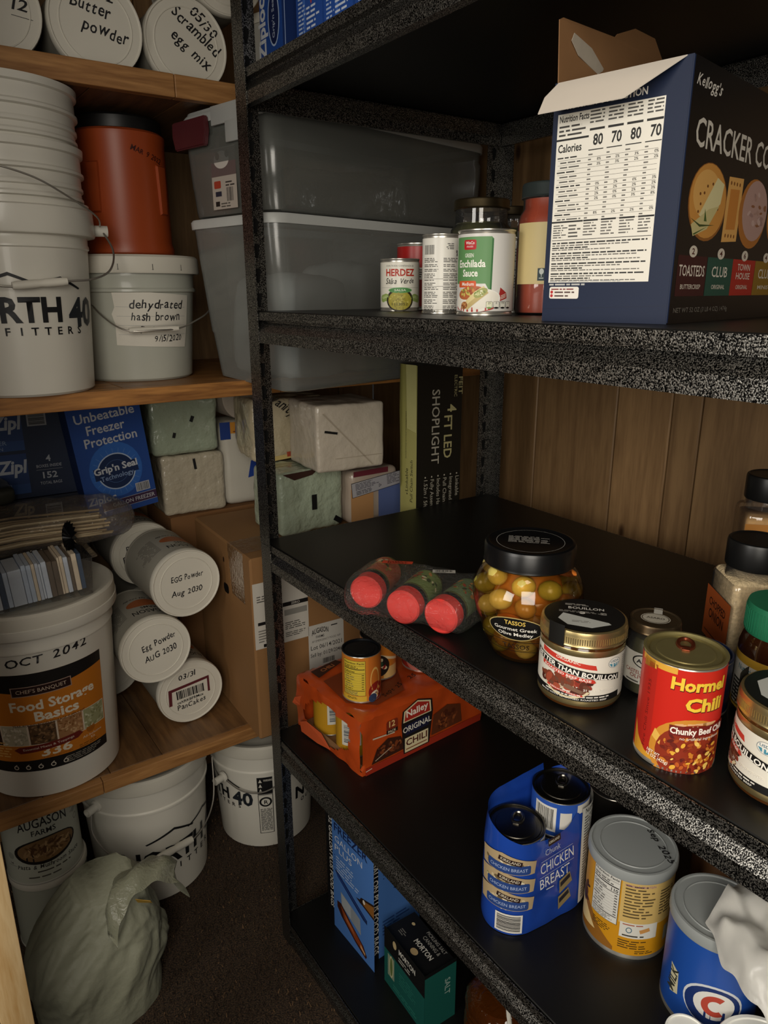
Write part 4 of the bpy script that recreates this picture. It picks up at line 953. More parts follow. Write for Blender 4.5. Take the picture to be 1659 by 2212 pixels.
def a_nal(D, r, H):
    wrapc(D, r, H, 'c87828'); D.poly([(.35*r, H), (2.6*r, H), (2.6*r, 0), (.35*r, 0)], 'c06a24', .5)
    D.facts(-1.05*r, H*.93, 1.25*r, H*.80, 'd0b53a', '241c10', 1, rows=7, seed=4); D.rect(-.45*r, H*.06, 1.4*r, H*.12, 'cfa834', .8); D.fine(-.8*r, H*.1, .8*r, H*.05, 2, '2a2010', 2)
    D.ring(.75*r, H*.45, .25*r, .30*r, 'e0b060', 1, 24, 2.4); D.ell(.85*r, H*.18, .5*r, H*.22, '8a2018', 1.4, .3); D.ell(.72*r, H*.10, .28*r, H*.10, 'e8dcc0', 1.8, .5); D.ell(.6*r, H*.05, .25*r, H*.10, '2c3c5a', 2.2, .6); D.blobs(1.1*r, H*.16, .4*r, H*.16, ['6a2a18', 'b04a28', 'd8a050'], 20, .09*r, 2, 5)
BLK_END = mat('15161a', .35, .4, .08, 60)
food_can('chili_can', 'orange chili can with a yellow facts panel standing on the orange multipack', .642, .992, S3+.1185, .0352, .094, a_nal, end=BLK_END, lip=.003, liptop=.004)
def a_nal2(D, r, H):
    wrapc(D, r, H, 'c87828'); D.poly([(-1.4*r, H*.9), (1.4*r, H*.45), (1.4*r, H*.38), (-1.4*r, H*.83)], 'e0c8a0', 1); D.ell(-.1*r, H*.35, .75*r, H*.3, '1c1610', 1.4); D.blobs(-.1*r, H*.36, .7*r, H*.27, ['e0d0a8', '2a5a3a', '8a2018', 'c88a30', '3a2a1c'], 26, .13*r, 1.8, 4); D.rect(.8*r, H*.15, r, H*.3, 'd8b070', 1.2)
food_can('chili_can', 'second orange chili can, standing behind the one with the yellow panel', .712, 1.040, S3+.1185, .0345, .084, a_nal2, end=BLK_END, lip=.003)
def a_red3(D, r, H): wrapc(D, r, H, '8f2a20'); D.ring(0, H*.4, .55*r, .95*r, 'b8685a', 1, 30, .9); D.blobs(0, H*.4, .9*r, H*.36, ['a84a3c', 'c07a6a', '7a2018', 'd8a898'], 40, .1*r, 1.6, 4)
food_can('tomato_can', 'red can with a pink ring design, farthest right on the orange multipack', .800, 1.02, S3+.1185, .036, .07, a_red3, lip=.004)
def a_side(D, r, H):
    wrapc(D, r, H, 'b98a22'); D.rect(0, H*.55, 1.1*r, H*.62, 'c9c5b8', 1); D.bars(0, H*.52, .85*r, H*.42, 2, 9, False, 'c9c5b8', .03, '2c3a4a'); D.rect(0, H*.93, 4*r, H*.05, '3a2a16', 1)
for k, yy in enumerate((1.083, .9985)):
    food_can('chili_can', ('yellow can deeper in the torn end of the orange multipack', 'yellow can nearer the front in the torn end of the orange multipack')[k], .6285, yy+.002, S3+.003, .0335, .098, a_side, lip=.003, turn=.35-.5*k)

# chicken cans in a blue sleeve
def a_chk(D, r, H):
    wrapc(D, r, H, '2a52a8'); D.bars(-.2*r, H*.5, .7*r, H*.62, 1, 4, True, 'd6d3ca', .1); D.rect(.55*r, H*.5, .4*r, H*.5, 'cfcac0', 1)
    D.rect(1.6*r, H*.5, 1.3*r, H*.9, 'd6d3ca', 1)
k1, k2 = (.603, .5575), (.681, .551)
for (x, y), zz, h, lb, tn in ((k1, .100, .0495, 'front chicken can open to view in the torn blue sleeve, the lower one', 0), (k2, .1205, .0575, 'rear chicken can standing higher in the torn blue sleeve', -.3)):
    food_can('chicken_can', lb, x, y, S3+zz, .0385, h, a_chk, end=DARKTIN, tab=mat('8d8a84', .3, 1), turn=tn, lip=.003)
for (x, y), zs, lb in ((k1, (.002, .0510), 'front'), (k2, (.002, .0610), 'rear')):
    for j, zz in enumerate(zs):
        food_can('chicken_can', 'chicken can inside the blue sleeve, %s stack, %s' % (lb, ('at the bottom', 'in the middle')[j]), x, y, S3+zz, .0385, .0485 if lb == 'front' else .0585, a_chk, end=DARKTIN, lip=.003)
t = thing('blue_sleeve', 'torn blue plastic sleeve around two stacks of chicken cans', 'wrapper', (.642, .554, S3))
kx = Vector((k2[0]-k1[0], k2[1]-k1[1], 0)); kl = kx.length; kx.normalize(); ky = Vector((-kx.y, kx.x, 0)); R_ = .0402
def sleeve_pt(s):   # perimeter of the stadium, s in metres, starting at the front stack's camera-side
    hl, q = kl, PI*R_
    P = 2*hl+2*q; s = s % P
    o1 = Vector((k1[0]-.642, k1[1]-.554, 0)); o2 = Vector((k2[0]-.642, k2[1]-.554, 0))
    if s < hl: p, n = o1+kx*s-ky*R_, -ky
    elif s < hl+q:
        a = (s-hl)/R_; n = -ky*math.cos(a)+kx*math.sin(a); p = o2+n*R_
    elif s < 2*hl+q: p, n = o2-kx*(s-hl-q)+ky*R_, ky
    else:
        a = (s-2*hl-q)/R_; n = ky*math.cos(a)-kx*math.sin(a); p = o1+n*R_
    return p, n
PER = 2*kl+2*PI*R_
def sleeve_top(s):
    f = (s % PER)
    if f < kl: k = f/kl; return .147+.012*k-.010*math.sin(k*PI)+.035*max(0, k-.7)
    if f < kl+PI*R_: k = (f-kl)/(PI*R_); return .165+.02*math.sin(k*PI)+.006*k
    if f < 2*kl+PI*R_: k = (f-kl-PI*R_)/kl; return .190-.010*k
    k = (f-2*kl-PI*R_)/(PI*R_); return .180-.033*min(1, k*1.15)
bm = B(); nu, nv = 110, 26; g = []
for i in range(nu):
    s = PER*i/nu; p, n = sleeve_pt(s); zt = sleeve_top(s); row = []
    for j in range(nv+1):
        z = .0008+(zt-.0008)*j/nv; q = noise.noise(Vector((p.x*40, p.y*40, z*30)))*.0012
        ring_ = -.0010*max(0, math.cos((z-.055)*2*PI/.0545))**6
        lean = .004*max(0, (z-.125)/.06)
        row.append(bm.verts.new(p+n*(q+ring_+.0012-lean)+Vector((0, 0, z))))
    g.append(row)
for i in range(nu):
    for j in range(nv): bm.faces.new((g[i][j], g[(i+1) % nu][j], g[(i+1) % nu][j+1], g[i][j+1]))
obj('sleeve', bm, mat('1c429c', .22, 0, .05, 10, coat=.5), t)
D = Decal()
D.text('Chunk', .052, .122, .010, 'b9c4dc', 2, -.004, w=.026, rot=.10); D.text('CHICKEN', .062, .096, .017, 'dfe2e6', 2, -.002, w=.058, rot=.12); D.text('BREAST', .060, .071, .017, 'dfe2e6', 2, -.002, w=.052, rot=.12); D.rect(.062, .091, .060, .0006, 'b9c4dc', 2, .12); D.rect(.060, .1165, .055, .0006, 'b9c4dc', 2, .12)
D.rect(.053, .141, .021, .011, '2a1a16', 2, .15); D.text('KIRKLAND', .053, .139, .0042, 'd8d0bc', 3, .01, w=.018, rot=.15); D.fine(.045, .066, .02, .004, 1, 'c9d0dc', 2)
for zc in (.113, .084, .055):
    D.poly([(-.050, zc-.011), (.022, zc-.011), (.024, zc+.008), (-.020, zc+.020), (-.052, zc+.014)], 'b09a76', 1.2); D.blobs(-.015, zc, .034, .013, ['c9b894', '8a8a5a', 'd8ccb0', '6a5a3c'], 30, .004, 1.5, int(zc*1000))
    D.rrect(-.012, zc-.003, .056, .014, '27427e', 6, .003); D.text('CHICKEN BREAST', -.012, zc-.0055, .0048, 'a9b8d6', 7, .0, w=.048); D.rect(-.010, zc+.009, .030, .007, '2a1816', 6.5, -.18); D.text('KIRKLAND', -.010, zc+.0072, .0042, 'cfc4ae', 7.5, .01, w=.025, rot=-.18)
D.bars(-.008, .022, .030, .026, 2, 8, False, 'd9d5cc', .08)
D.rect(.128, .090, .048, .16, 'c4c3bb', 2, .04); D.text('Nutrition Facts', .128, .160, .0085, '1c1b1a', 3, .015, w=.042, rot=.06); D.fine(.106, .155, .044, .14, 30, '4f4d49', 3, 4, rot=.04)
for k in range(2): D.poly([(.070, .018+.027*k), (.092, .030+.027*k), (.086, .048+.027*k), (.068, .040+.027*k)], '8a7a54', 2.2); D.poly([(.071, .028+.027*k), (.088, .038+.027*k), (.086, .045+.027*k), (.070, .036+.027*k)], '1a1a26', 2.8)
D.it = [([(p-.024, q) for p, q in V], F, k, l) for V, F, k, l in D.it]
def slv(a, b, o):
    p, n = sleeve_pt(a); return p+n*(.0026+o)+Vector((0, 0, b))
D.build('printed_sleeve', t, slv, du=.003)

# big cans with grey plastic lids
def tub_can(label, x, y, r, h, art, turn, lidnote=None):
    t = thing('drink_mix_can', label, 'can', (x, y, S3))
    bm = B(); lathe(bm, [(0, .001), (r*.95, .001), (r*1.01, 0), (r*1.012, .003), (r, .005), (r, h-.004), (r*1.01, h-.002)], 64); obj('can_wall', bm, TIN, t)
    D = Decal(); art(D, r, h-.012); D.build('label', t, oncyl(r, face_cam(x, y)+turn, .006), du=.006)
    bm = B(); lathe(bm, [(r*1.0, h-.011), (r*1.03, h-.011), (r*1.04, h-.009), (r*1.035, h), (r*1.01, h+.003), (r*.96, h+.0032), (r*.945, h+.0014), (r*.78, h+.0014), (r*.765, h+.0024), (r*.75, h+.0014), (0, h+.0014)], 64)
    l = obj('plastic_lid', bm, mat('8f9392', .38, 0, .03, 10), t)
    if lidnote:
        a = face_cam(x, y)+PI/2; ca, sa = math.cos(a), math.sin(a)
        D = Decal(); D.hand(lidnote, .030, .006, .0085, -1.05, '121214', 1, w=.062, seed=9); D.build('pen_note', l, onplane((0, 0, h+.0026), (ca, sa, 0), (-sa, ca, 0)))
    return t
def a_yel(D, r, H):
    wrapc(D, r, H, 'c58a18'); D.poly([(-1.5*r, H*.55), (-.9*r, H*.35), (-.6*r, H*.2), (-.2*r, H*.05), (-.2*r, 0), (-1.5*r, 0)], '8a5a1c', 1); D.poly([(-1.5*r, H*.45), (-.95*r, H*.25), (-.7*r, H*.12), (-1.5*r, H*.05)], 'd8bd84', 1.4); D.blobs(-1.2*r, H*.45, .3*r, H*.16, ['3a2010', '5a3418', '2a160c'], 16, .1*r, 1.6, 3)
    D.facts(-.88*r, H*.97, .72*r, H*.62, 'd0cec6', '1c1b1a', 2, rows=8, num='110', seed=3)
    D.rect(.62*r, H*.68, 1.5*r, H*.54, 'c9aa66', 1.2); D.fine(-.05*r, H*.93, .72*r, H*.44, 11, '5a4a2c', 2, 4); D.fine(.78*r, H*.86, .5*r, H*.34, 9, '5a4a2c', 2, 5); D.text('VANILLA PROTEIN', .28*r, H*.90, H*.028, '8a5a8a', 2.4, 0, w=.7*r)
    D.rect(.35*r, H*.33, .88*r, H*.20, 'd2cfc4', 2); D.fine(-.03*r, H*.42, .7*r, H*.03, 1, 'a0523a', 3); D.ring(.12*r, H*.335, .05*r, .07*r, '4a6a7a', 3, 16, 1.2); D.rect(.48*r, H*.34, .24*r, H*.05, 'c08a4a', 3, .3); D.fine(-.02*r, H*.28, .75*r, H*.04, 1, '3a362e', 3)
    D.fine(-.1*r, H*.20, .7*r, H*.12, 4, '4a3410', 2, 6); D.fine(-.8*r, H*.30, .6*r, H*.1, 4, '4a3410', 2, 7); D.rect(1.15*r, H*.22, .2*r, H*.2, '9a9a8a', 2); D.fine(.3*r, H*.07, .5*r, H*.05, 2, '4a3410', 2, 8)
tub_can('yellow can with a grey plastic lid, between the blue sleeve and blue can', .714, .453, .0545, .1315, a_yel, .0, 'Sep 2025')
def a_blu(D, r, H):
    wrapc(D, r, H, '1d4a9c'); D.poly([(-.98*r, H*.52), (-.74*r, H*.48), (-.70*r, H*.24), (-.92*r, H*.20)], 'c9c2a0', 1); D.text('MILK', -.78*r, H*.36, H*.09, '33342c', 2, .02, rot=1.45)
    D.ell(.05*r, H*.34, .62*r, H*.235, 'c9ccd0', 1); D.ell(.05*r, H*.33, .58*r, H*.22, '142c64', 1.4); D.ell(.08*r, H*.35, .42*r, H*.16, 'd8d6d0', 1.8); D.ring(.10*r, H*.35, .14*r, .28*r, 'b04434', 2.4, 24, 1.0, .9, 5.4)
    D.ell(-.3*r, H*.03, .15*r, H*.05, 'c88a54', 2)
tub_can('blue can with a grey plastic lid, a white bag draped over it', .704, .326, .0525, .137, a_blu, .1)
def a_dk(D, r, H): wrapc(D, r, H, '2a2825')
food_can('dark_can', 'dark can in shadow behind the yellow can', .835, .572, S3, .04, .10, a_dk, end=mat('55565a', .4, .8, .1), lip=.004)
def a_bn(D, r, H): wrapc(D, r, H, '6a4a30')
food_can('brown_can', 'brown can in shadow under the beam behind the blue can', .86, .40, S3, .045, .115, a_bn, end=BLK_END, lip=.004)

# white plastic bag and tubs at the bottom right
t = thing('white_bag', 'crumpled white plastic bag with a purple seal, draped over the blue can', 'bag', (.690, .268, S3))
bm = B(); nu, nv = 56, 40; g = []
for i in range(nu+1):
    row = []
    for j in range(nv+1):
        u, v = i/nu*2-1, j/nv*2-1
        ww = .066*(1-.25*v*v)
        p = Vector((u*ww+.022*v, v*.062-.01, 0)); d = math.sqrt(max(0, 1-min(1, u*u)**1.5))
        f1 = math.sin(u*7+v*2.2+3*noise.noise(Vector((u*1.2, v*1.4, 2))))*.0065+math.sin(u*13-v*3+1.3)*.0028
        z = .160+.022*d*(1-.4*v*v)+f1-.055*max(0, -v-.35)-.03*max(0, abs(u)-.55)
        p.z = z; p += Vector((noise.noise(p*35), noise.noise(p*35+Vector((5, 5, 5))), noise.noise(p*45+Vector((1, 9, 5)))))*.005
        row.append(bm.verts.new(p))
    g.append(row)
for i in range(nu):
    for j in range(nv): bm.faces.new((g[i][j], g[i+1][j], g[i+1][j+1], g[i][j+1]))
bmesh.ops.solidify(bm, geom=bm.faces[:], thickness=.0006)
obj('bag_skin', bm, mat('f2f0ea', .3, 0, .02, 10, coat=.4), t, angle=80)
bm = B(); tube(bm, [(.012, -.028, .187), (.028, -.024, .190), (.046, -.020, .186), (.060, -.018, .180)], [.0022, .0042, .0042, .003], 8); obj('zip_seal', bm, mat('5a3152', .35, 0, .1), t)
for k, (x, y, rr, hh, lb) in enumerate(((.650, .228, .050, .052, 'larger white tub with a flat lid in the bottom right corner'), (.612, .297, .022, .046, 'small pale tub wedged between the blue can and the larger white tub'))):
    t = thing('white_tub', lb, 'tub', (x, y, S3))
    bm = B(); lathe(bm, [(0, 0), (rr*.9, 0), (rr*.95, .004), (rr*.98, hh-.008), (rr, hh-.008)], 48); obj('tub_body', bm, mat('e4e4dc', .4, 0, .03), t)
    bm = B(); lathe(bm, [(rr*.98, hh-.010), (rr*1.04, hh-.010), (rr*1.05, hh-.002), (rr*1.02, hh), (rr*.95, hh), (rr*.93, hh-.0015), (0, hh-.0015)], 48); obj('tub_lid', bm, mat('ecece4', .35, 0, .03), t)

# ------------------------------------------------------------------ bottom steel shelf
def pbox(name, label, cat, x, y, z, rot, lx, ly, lz, col, prints, group=None, bev=.0012, rough=.45):
    """printed carton; local origin at the near corner, +x away to the right, +y away to the left"""
    t = thing(name, label, cat, (x, y, z), (0, 0, rot), group=group)
    bm = B(); box(bm, 0, lx, 0, ly, 0, lz, bev, seg=1); obj('carton', bm, mat(col, rough, 0, .08, 14), t, False)
    for nm, fn, face in prints:
        D = Decal(); fn(D)
        m = {'left': onplane((0, ly, 0), (0, -1, 0), (0, 0, 1)), 'right': onplane((0, 0, 0), (1, 0, 0), (0, 0, 1)), 'top': onplane((0, 0, lz), (1, 0, 0), (0, 1, 0)), 'topL': onplane((0, ly, lz), (0, -1, 0), (1, 0, 0))}[face]
        D.build(nm, t, m, off=.0002)
    return t
def fz_left(D):
    W, H = .165, .30
    D.rect(W/2, H/2, W, H, '4a78bc', 0); D.rect(.0115, H/2, .023, H, '0d0d0f', 1); D.text('32 GALLON PLUS FOOD BAGS', .0115, .157, .0115, 'd9d6ce', 2, .012, rot=-PI/2, w=.225)
    D.text('FREEZER', .088, .248, .019, '14244f', 2, .02, w=.115); D.text('GALLON', .080, .223, .015, 'dcdde0', 2, -.006, w=.095); D.text('PLUS', .062, .201, .015, 'dcdde0', 2, -.006, w=.060)
    D.fine(.036, .190, .085, .042, 6, 'b6c4dc', 2, 4, .35)
    for k in range(6): D.ell(.030, .1865-.007*k, .0012, .0012, '14244f', 2)
    D.poly([(.030, .150), (.036, .152), (.142, .108), (.142, .098), (.128, .100), (.040, .138)], '182a52', 2); D.poly([(.034, .148), (.138, .106), (.138, .104), (.04, .140)], '24408a', 2.5)
    D.poly([(.105, .138), (.118, .142), (.122, .150), (W, .165), (W, .128), (.125, .134), (.118, .134)], '2a1a10', 2); D.poly([(.128, .147), (W, .160), (W, .133), (.130, .138)], '8a5a26', 2.5); D.ell(.132, .146, .004, .005, 'd8d0c4', 3)
    D.poly([(.050, .108), (.118, .092), (.120, .054), (.052, .074)], '8d949a', 2); D.poly([(.052, .106), (.085, .098), (.086, .066), (.054, .076)], 'a5abb0', 2.2)
    D.poly([(.036, .075), (.050, .078), (.090, .054), (.128, .034), (.140, .016), (.136, .008), (.10, .020), (.050, .046), (.036, .060)], '3a160c', 2.6); D.poly([(.048, .072), (.09, .050), (.124, .032), (.134, .016), (.10, .026), (.06, .048)], '8a3f1c', 3); D.poly([(.06, .062), (.09, .046), (.10, .034), (.07, .048)], 'b5683a', 3.4); D.poly([(.118, .030), (.134, .020), (.134, .014), (.118, .022)], 'd0a070', 3.4)
def fz_right(D):
    W, H = .13, .30
    D.rect(W/2, H/2, W, H, '4a78bc', 0); D.rect(.0125, H/2, .025, H, '0d0d0f', 1); D.text('32 GALLON PLUS FOOD BAGS', .0125, .140, .0125, 'd9d6ce', 2, .012, rot=-PI/2, w=.25)
    D.fine(.045, .24, .06, .05, 6, 'a9b8d4', 2, 8, .35)
    for k in range(6): D.ell(.038, .2355-.009*k, .0012, .0012, '14244f', 2)
    D.poly([(.062, .155), (.074, .148), (.11, .19), (.11, .205), (.10, .20)], '182a52', 2); D.fine(.035, .09, .07, .04, 5, '2a4a86', 2, 5)
pbox('freezer_bag_box', 'blue freezer bag carton with black spines on the bottom steel shelf', 'box', .609, .930, S4, math.radians(2), .125, .145, .30, '3a66a8', (('printed_face', fz_left, 'left'), ('printed_end', fz_right, 'right')))
for o in COL.objects:
    pass
def mo_left(D):
    W, H = .130, .135
    D.rect(W/2, H/2, W, H, '14524a', 0); D.poly([(0, H), (W, H), (W, H*.62), (0, H*.62)], '0d0d0e', 1); D.text('MORTON', .075, H*.80, .012, 'cfccc2', 2, .02, w=.052); D.fine(.048, H*.76, .055, .012, 2, 'a9a69c', 2); D.ell(.035, H*.86, .006, .009, 'b8a47a', 2)
    D.poly([(.012, H*.58), (.034, H*.58), (.034, H*.2), (.012, H*.2)], '7d8a74', 1.4); D.ell(.024, H*.4, .007, .026, 'b5b08a', 2); D.ell(.024, H*.4, .0045, .022, '5a6a3a', 2.4); D.fine(.05, H*.5, .06, .03, 5, '2f7a6a', 2, 3, .2); D.fine(.03, H*.15, .085, .012, 2, '2f7a6a', 2, 5, .3)
def mo_right(D):
    W, H = .070, .135
    D.rect(W/2, H/2, W, H, '17574e', 0); D.rect(W/2, H*.97, W, H*.06, '0d0d0e', 1); D.text('SALT', .045, H*.6, .012, '9ab0a6', 2, .01, rot=-PI/2)
def mo_top(D):
    W, H = .130, .070
    D.rect(W/2, H/2, W, H, '0c0c0d', 0); D.text('MORTON', .078, .030, .010, 'c4c1b8', 2, .02, w=.050); D.text('CANNING &', .080, .048, .008, '8d8b84', 2, .005, w=.048); D.text('PICKLING SALT', .080, .060, .007, '8d8b84', 2, .005, w=.056); D.ell(.072, .018, .0085, .0065, 'a89068', 2); D.fine(.018, .03, .02, .012, 3, '6a6862', 2); D.ell(.022, .052, .004, .003, 'b8a47a', 2)
pbox('salt_box', 'black and green box of pickling salt beside the blue freezer bag carton', 'box', .613, .757, S4, math.radians(-2), .071, .130, .1255, '103f3a', (('printed_face', mo_left, 'left'), ('printed_end', mo_right, 'right'), ('printed_top', mo_top, 'topL')))
# amber jug
t = thing('amber_jug', 'squat amber plastic jug with a white strap handle, right of the salt box', 'jug', (.700, .655, S4))
bm = B(); pr = [(0, 0), (.056, 0), (.062, .006)]
for k in range(9):
    z = .012+k*.0125; pr += [(.0625, z), (.0605, z+.004), (.0605, z+.008)]
pr += [(.060, .128), (.050, .142), (.030, .150), (.018, .153), (.018, .165)]
lathe(bm, pr, 40)
for v in bm.verts: v.co += Vector((noise.noise(v.co*40), noise.noise(v.co*40+Vector((7, 1, 2))), 0))*.003
obj('jug_body', bm, film('5a2e0a', .45, .12, 1.0, .6, 60, 'c07a2a'), t)
bm = B(); lathe(bm, [(0, .003), (.056, .004), (.057, .12), (.045, .135), (0, .137)], 32); obj('syrup', bm, mat('3a1d08', .3, 0, .2), t)
bm = B(); n = 14
P = [Vector((-.030+.0, -.058, .05)).lerp(Vector((-.018, -.030, .158)), k/n)+Vector((-.012*math.sin(PI*k/n), -.016*math.sin(PI*k/n), 0)) for k in range(n+1)]
tube(bm, P, [.0036+.0012*math.sin(PI*k/n) for k in range(n+1)], 8); obj('strap_handle', bm, mat('c9c6ba', .4, 0, .05), t)
bm = B(); lathe(bm, [(0, .168), (.020, .168), (.0205, .156), (.019, .155)], 28); obj('cap', bm, mat('2a2a2a', .4, 0, 0), t)
# ------------------------------------------------------------------ goods along the wooden shelves
W1, W2, W3 = 1.6685, 1.1745, .4205
CANW = mat('8f8b80', .55, 0, .08, 20); LIDW = mat('d3cec0', .45, 0, .03, 14); PAIL = mat('d6d2c6', .34, 0, .05, 9, coat=.15)
def lying(label, lx, ly, lz, note, ln=.178, r=.0715, yaw=0.0, roll=0.0, body=None, group='food cans on their sides'):
    """#10 can on its side, plastic lid facing the aisle; lx,ly,lz = centre of the lid"""
    R = Matrix.Rotation(yaw, 3, 'Z') @ Matrix.Rotation(PI/2, 3, 'X') @ Matrix.Rotation(roll, 3, 'Z')
    foot = Vector((lx, ly, lz))-(R @ Vector((0, 0, 1)))*ln
    t = thing('food_can', label, 'can', foot, R.to_euler(), group)
    bm = B(); lathe(bm, [(0, .001), (r*.93, .001), (r*1.005, 0), (r*1.005, .003), (r*.985, .005), (r*.985, ln-.014)], 56); obj('can_body', bm, CANW, t)
    bm = B(); lathe(bm, [(r*.985, ln-.016), (r*1.022, ln-.016), (r*1.03, ln-.013), (r*1.03, ln-.003), (r*1.012, ln), (r*.985, ln), (r*.965, ln-.0016), (r*.80, ln-.0016), (r*.79, ln-.0006), (r*.775, ln-.0006), (r*.765, ln-.0016), (0, ln-.0016)], 56)
    l = obj('plastic_lid', bm, LIDW, t)
    if note:
        D = Decal(); note(D, r); D.build('pen_writing', l, onplane((0, 0, ln-.0016), (1, 0, 0), (0, 1, 0)), off=.0003)
    if body:
        D = Decal(); body(D, r, ln)
        D.build('printed_label', t, oncyl(r*.985, PI/2), du=.006)
    return t
def aug_body(D, r, H):
    D.rect(0, H*.46, 4.4*r, H*.84, '9b978b', 0); D.text('AUGASON', -.25*r, H*.66, .017, '1d1b1a', 2, .01, w=1.15*r, arc=.35); D.text('FARMS', -.25*r, H*.59, .010, '1d1b1a', 2, .01, w=.55*r)
    D.ell(-.20*r, H*.46, .55*r, .019, 'a05a30', 1.5, .08); D.ell(-.55*r, H*.46, .2*r, .017, 'b5673a', 1.7); D.hand('whole egg powder', -.2*r, H*.30, .008, 0, '2a2624', 2, w=1.1*r); D.ell(-1.25*r, H*.62, .006, .006, '55524d', 1.5); D.ell(-1.25*r, H*.50, .006, .006, '55524d', 1.5)
    D.fine(.5*r, H*.7, .8*r, H*.4, 12, '6a665e', 1.5)
def n_butter(D, r):
    D.hand('07/32', .05*r, .56*r, .014, -.18, w=.055, seed=2); D.hand('Butter', -.10*r, .24*r, .018, -.20, w=.062, seed=3); D.hand('powder', .18*r, -.20*r, .018, -.22, w=.072, seed=4)
def n_scr(D, r):
    D.hand('05/30', .40*r, .45*r, .016, -.68, w=.055, seed=5); D.hand('Scrambled', .20*r, .22*r, .018, -.62, w=.095, seed=6); D.hand('egg mix', .05*r, -.18*r, .018, -.62, w=.078, seed=7)
lying('can on its side on the top shelf, lid marked Butter powder', .386, 1.345, W1+.0738, n_butter, body=aug_body)
lying('can on its side on the top shelf, lid marked Scrambled egg mix', .538, 1.355, W1+.0738, n_scr, body=aug_body)
def n_left(D, r): D.hand('12', .60*r, .0, .016, -.1, w=.024, seed=8); D.rect(.62*r, -.12*r, .03, .0008, '1b1a1c', 2, -.1)
lying('can on its side on the top shelf, cut off by the left frame edge', .233, 1.345, W1+.0738, n_left, body=aug_body)
lying('can on its side in the upper row, behind the rack post', .618, 1.36, W1+.2045, None, body=aug_body)
# upright can to the right of them
def upright(label, x, y, z, h=.178, r=.0725, art=None, turn=0.0):
    t = thing('food_can', label, 'can', (x, y, z))
    bm = B(); lathe(bm, [(0, .001), (r*.93, .001), (r*1.005, 0), (r*1.005, .003), (r*.985, .005), (r*.985, h-.014)], 56); obj('can_body', bm, mat('b5b2a8', .45, 0, .05, 20), t)
    bm = B(); lathe(bm, [(r*.985, h-.016), (r*1.025, h-.016), (r*1.03, h-.013), (r*1.03, h-.003), (r*1.01, h), (r*.97, h), (r*.95, h-.0018), (0, h-.0018)], 56); obj('plastic_lid', bm, LIDW, t)
    if art:
        D = Decal(); art(D, r, h); D.build('printed_label', t, oncyl(r*.985, face_cam(x, y)+turn), du=.006)
    return t
def a_blank(D, r, H): D.hand('l', .25*r, H*.04, .012, -1.0, '141414', 1)
upright('pale can standing upright on the top shelf just right of the rack post', .752, 1.395, W1, .152, .0725, a_blank)

def n_eggu(D, r): D.hand('EGG Powder', .02*r, .13*r, .012, .14, w=.070, seed=12); D.hand('Aug 2030', .02*r, -.32*r, .012, .12, w=.068, seed=13)
def n_eggl(D, r): D.hand('Egg Powder', .12*r, .15*r, .013, .22, w=.074, seed=14); D.hand('AUG 2030', .12*r, -.24*r, .013, .18, w=.070, seed=15)
def n_bread(D, r): D.hand('Bread &', -.10*r, .25*r, .013, .28, w=.065, seed=16); D.hand('Bisquit mix', .0, -.05*r, .013, .28, w=.095, seed=17)
def n_pan(D, r):
    D.hand('03/31', -.05*r, .50*r, .012, .04, w=.040, seed=18); D.poly([(-.72*r, -.28*r), (-.68*r, .26*r), (.62*r, .34*r), (.60*r, -.20*r), (.53*r, -.20*r), (.55*r, .25*r), (-.58*r, .17*r), (-.62*r, -.28*r)], '5a2228', 2)
    D.bars(-.02*r, .0*r, .062, .020, 2, 12, True, 'c6c1b4', .02); D.text('csXRKBFRMcx', -.04*r, -.28*r, .006, '161616', 3, .02, w=.060, rot=.03); D.hand('PanCakes', -.02*r, -.48*r, .012, .06, w=.066, seed=19)
lying('can on its side on the lowest wooden shelf, barcode on its lid', .458, 1.400, W3+.0738, n_pan, body=aug_body, roll=.05)
lying('can on its side, lower Egg powder lid, just above the barcode lid', .385, 1.372, .6300, n_eggl, body=aug_body, roll=.05)
lying('can on its side, upper Egg powder lid, beside the carton', .463, 1.378, .757, n_eggu, body=aug_body, yaw=.03, roll=-.1)
lying('can on its side, lid marked Bread and Bisquit mix, at the top of the pile', .438, 1.577, .768, n_bread, body=aug_body, roll=-.05)
lying('can deep in the pile, its plain lid under the Bread and Bisquit can', .4385, 1.602, .604, None)
lying('can deep on the shelf behind the food bucket and Egg powder cans', .340, 1.610, W3+.0738, None)

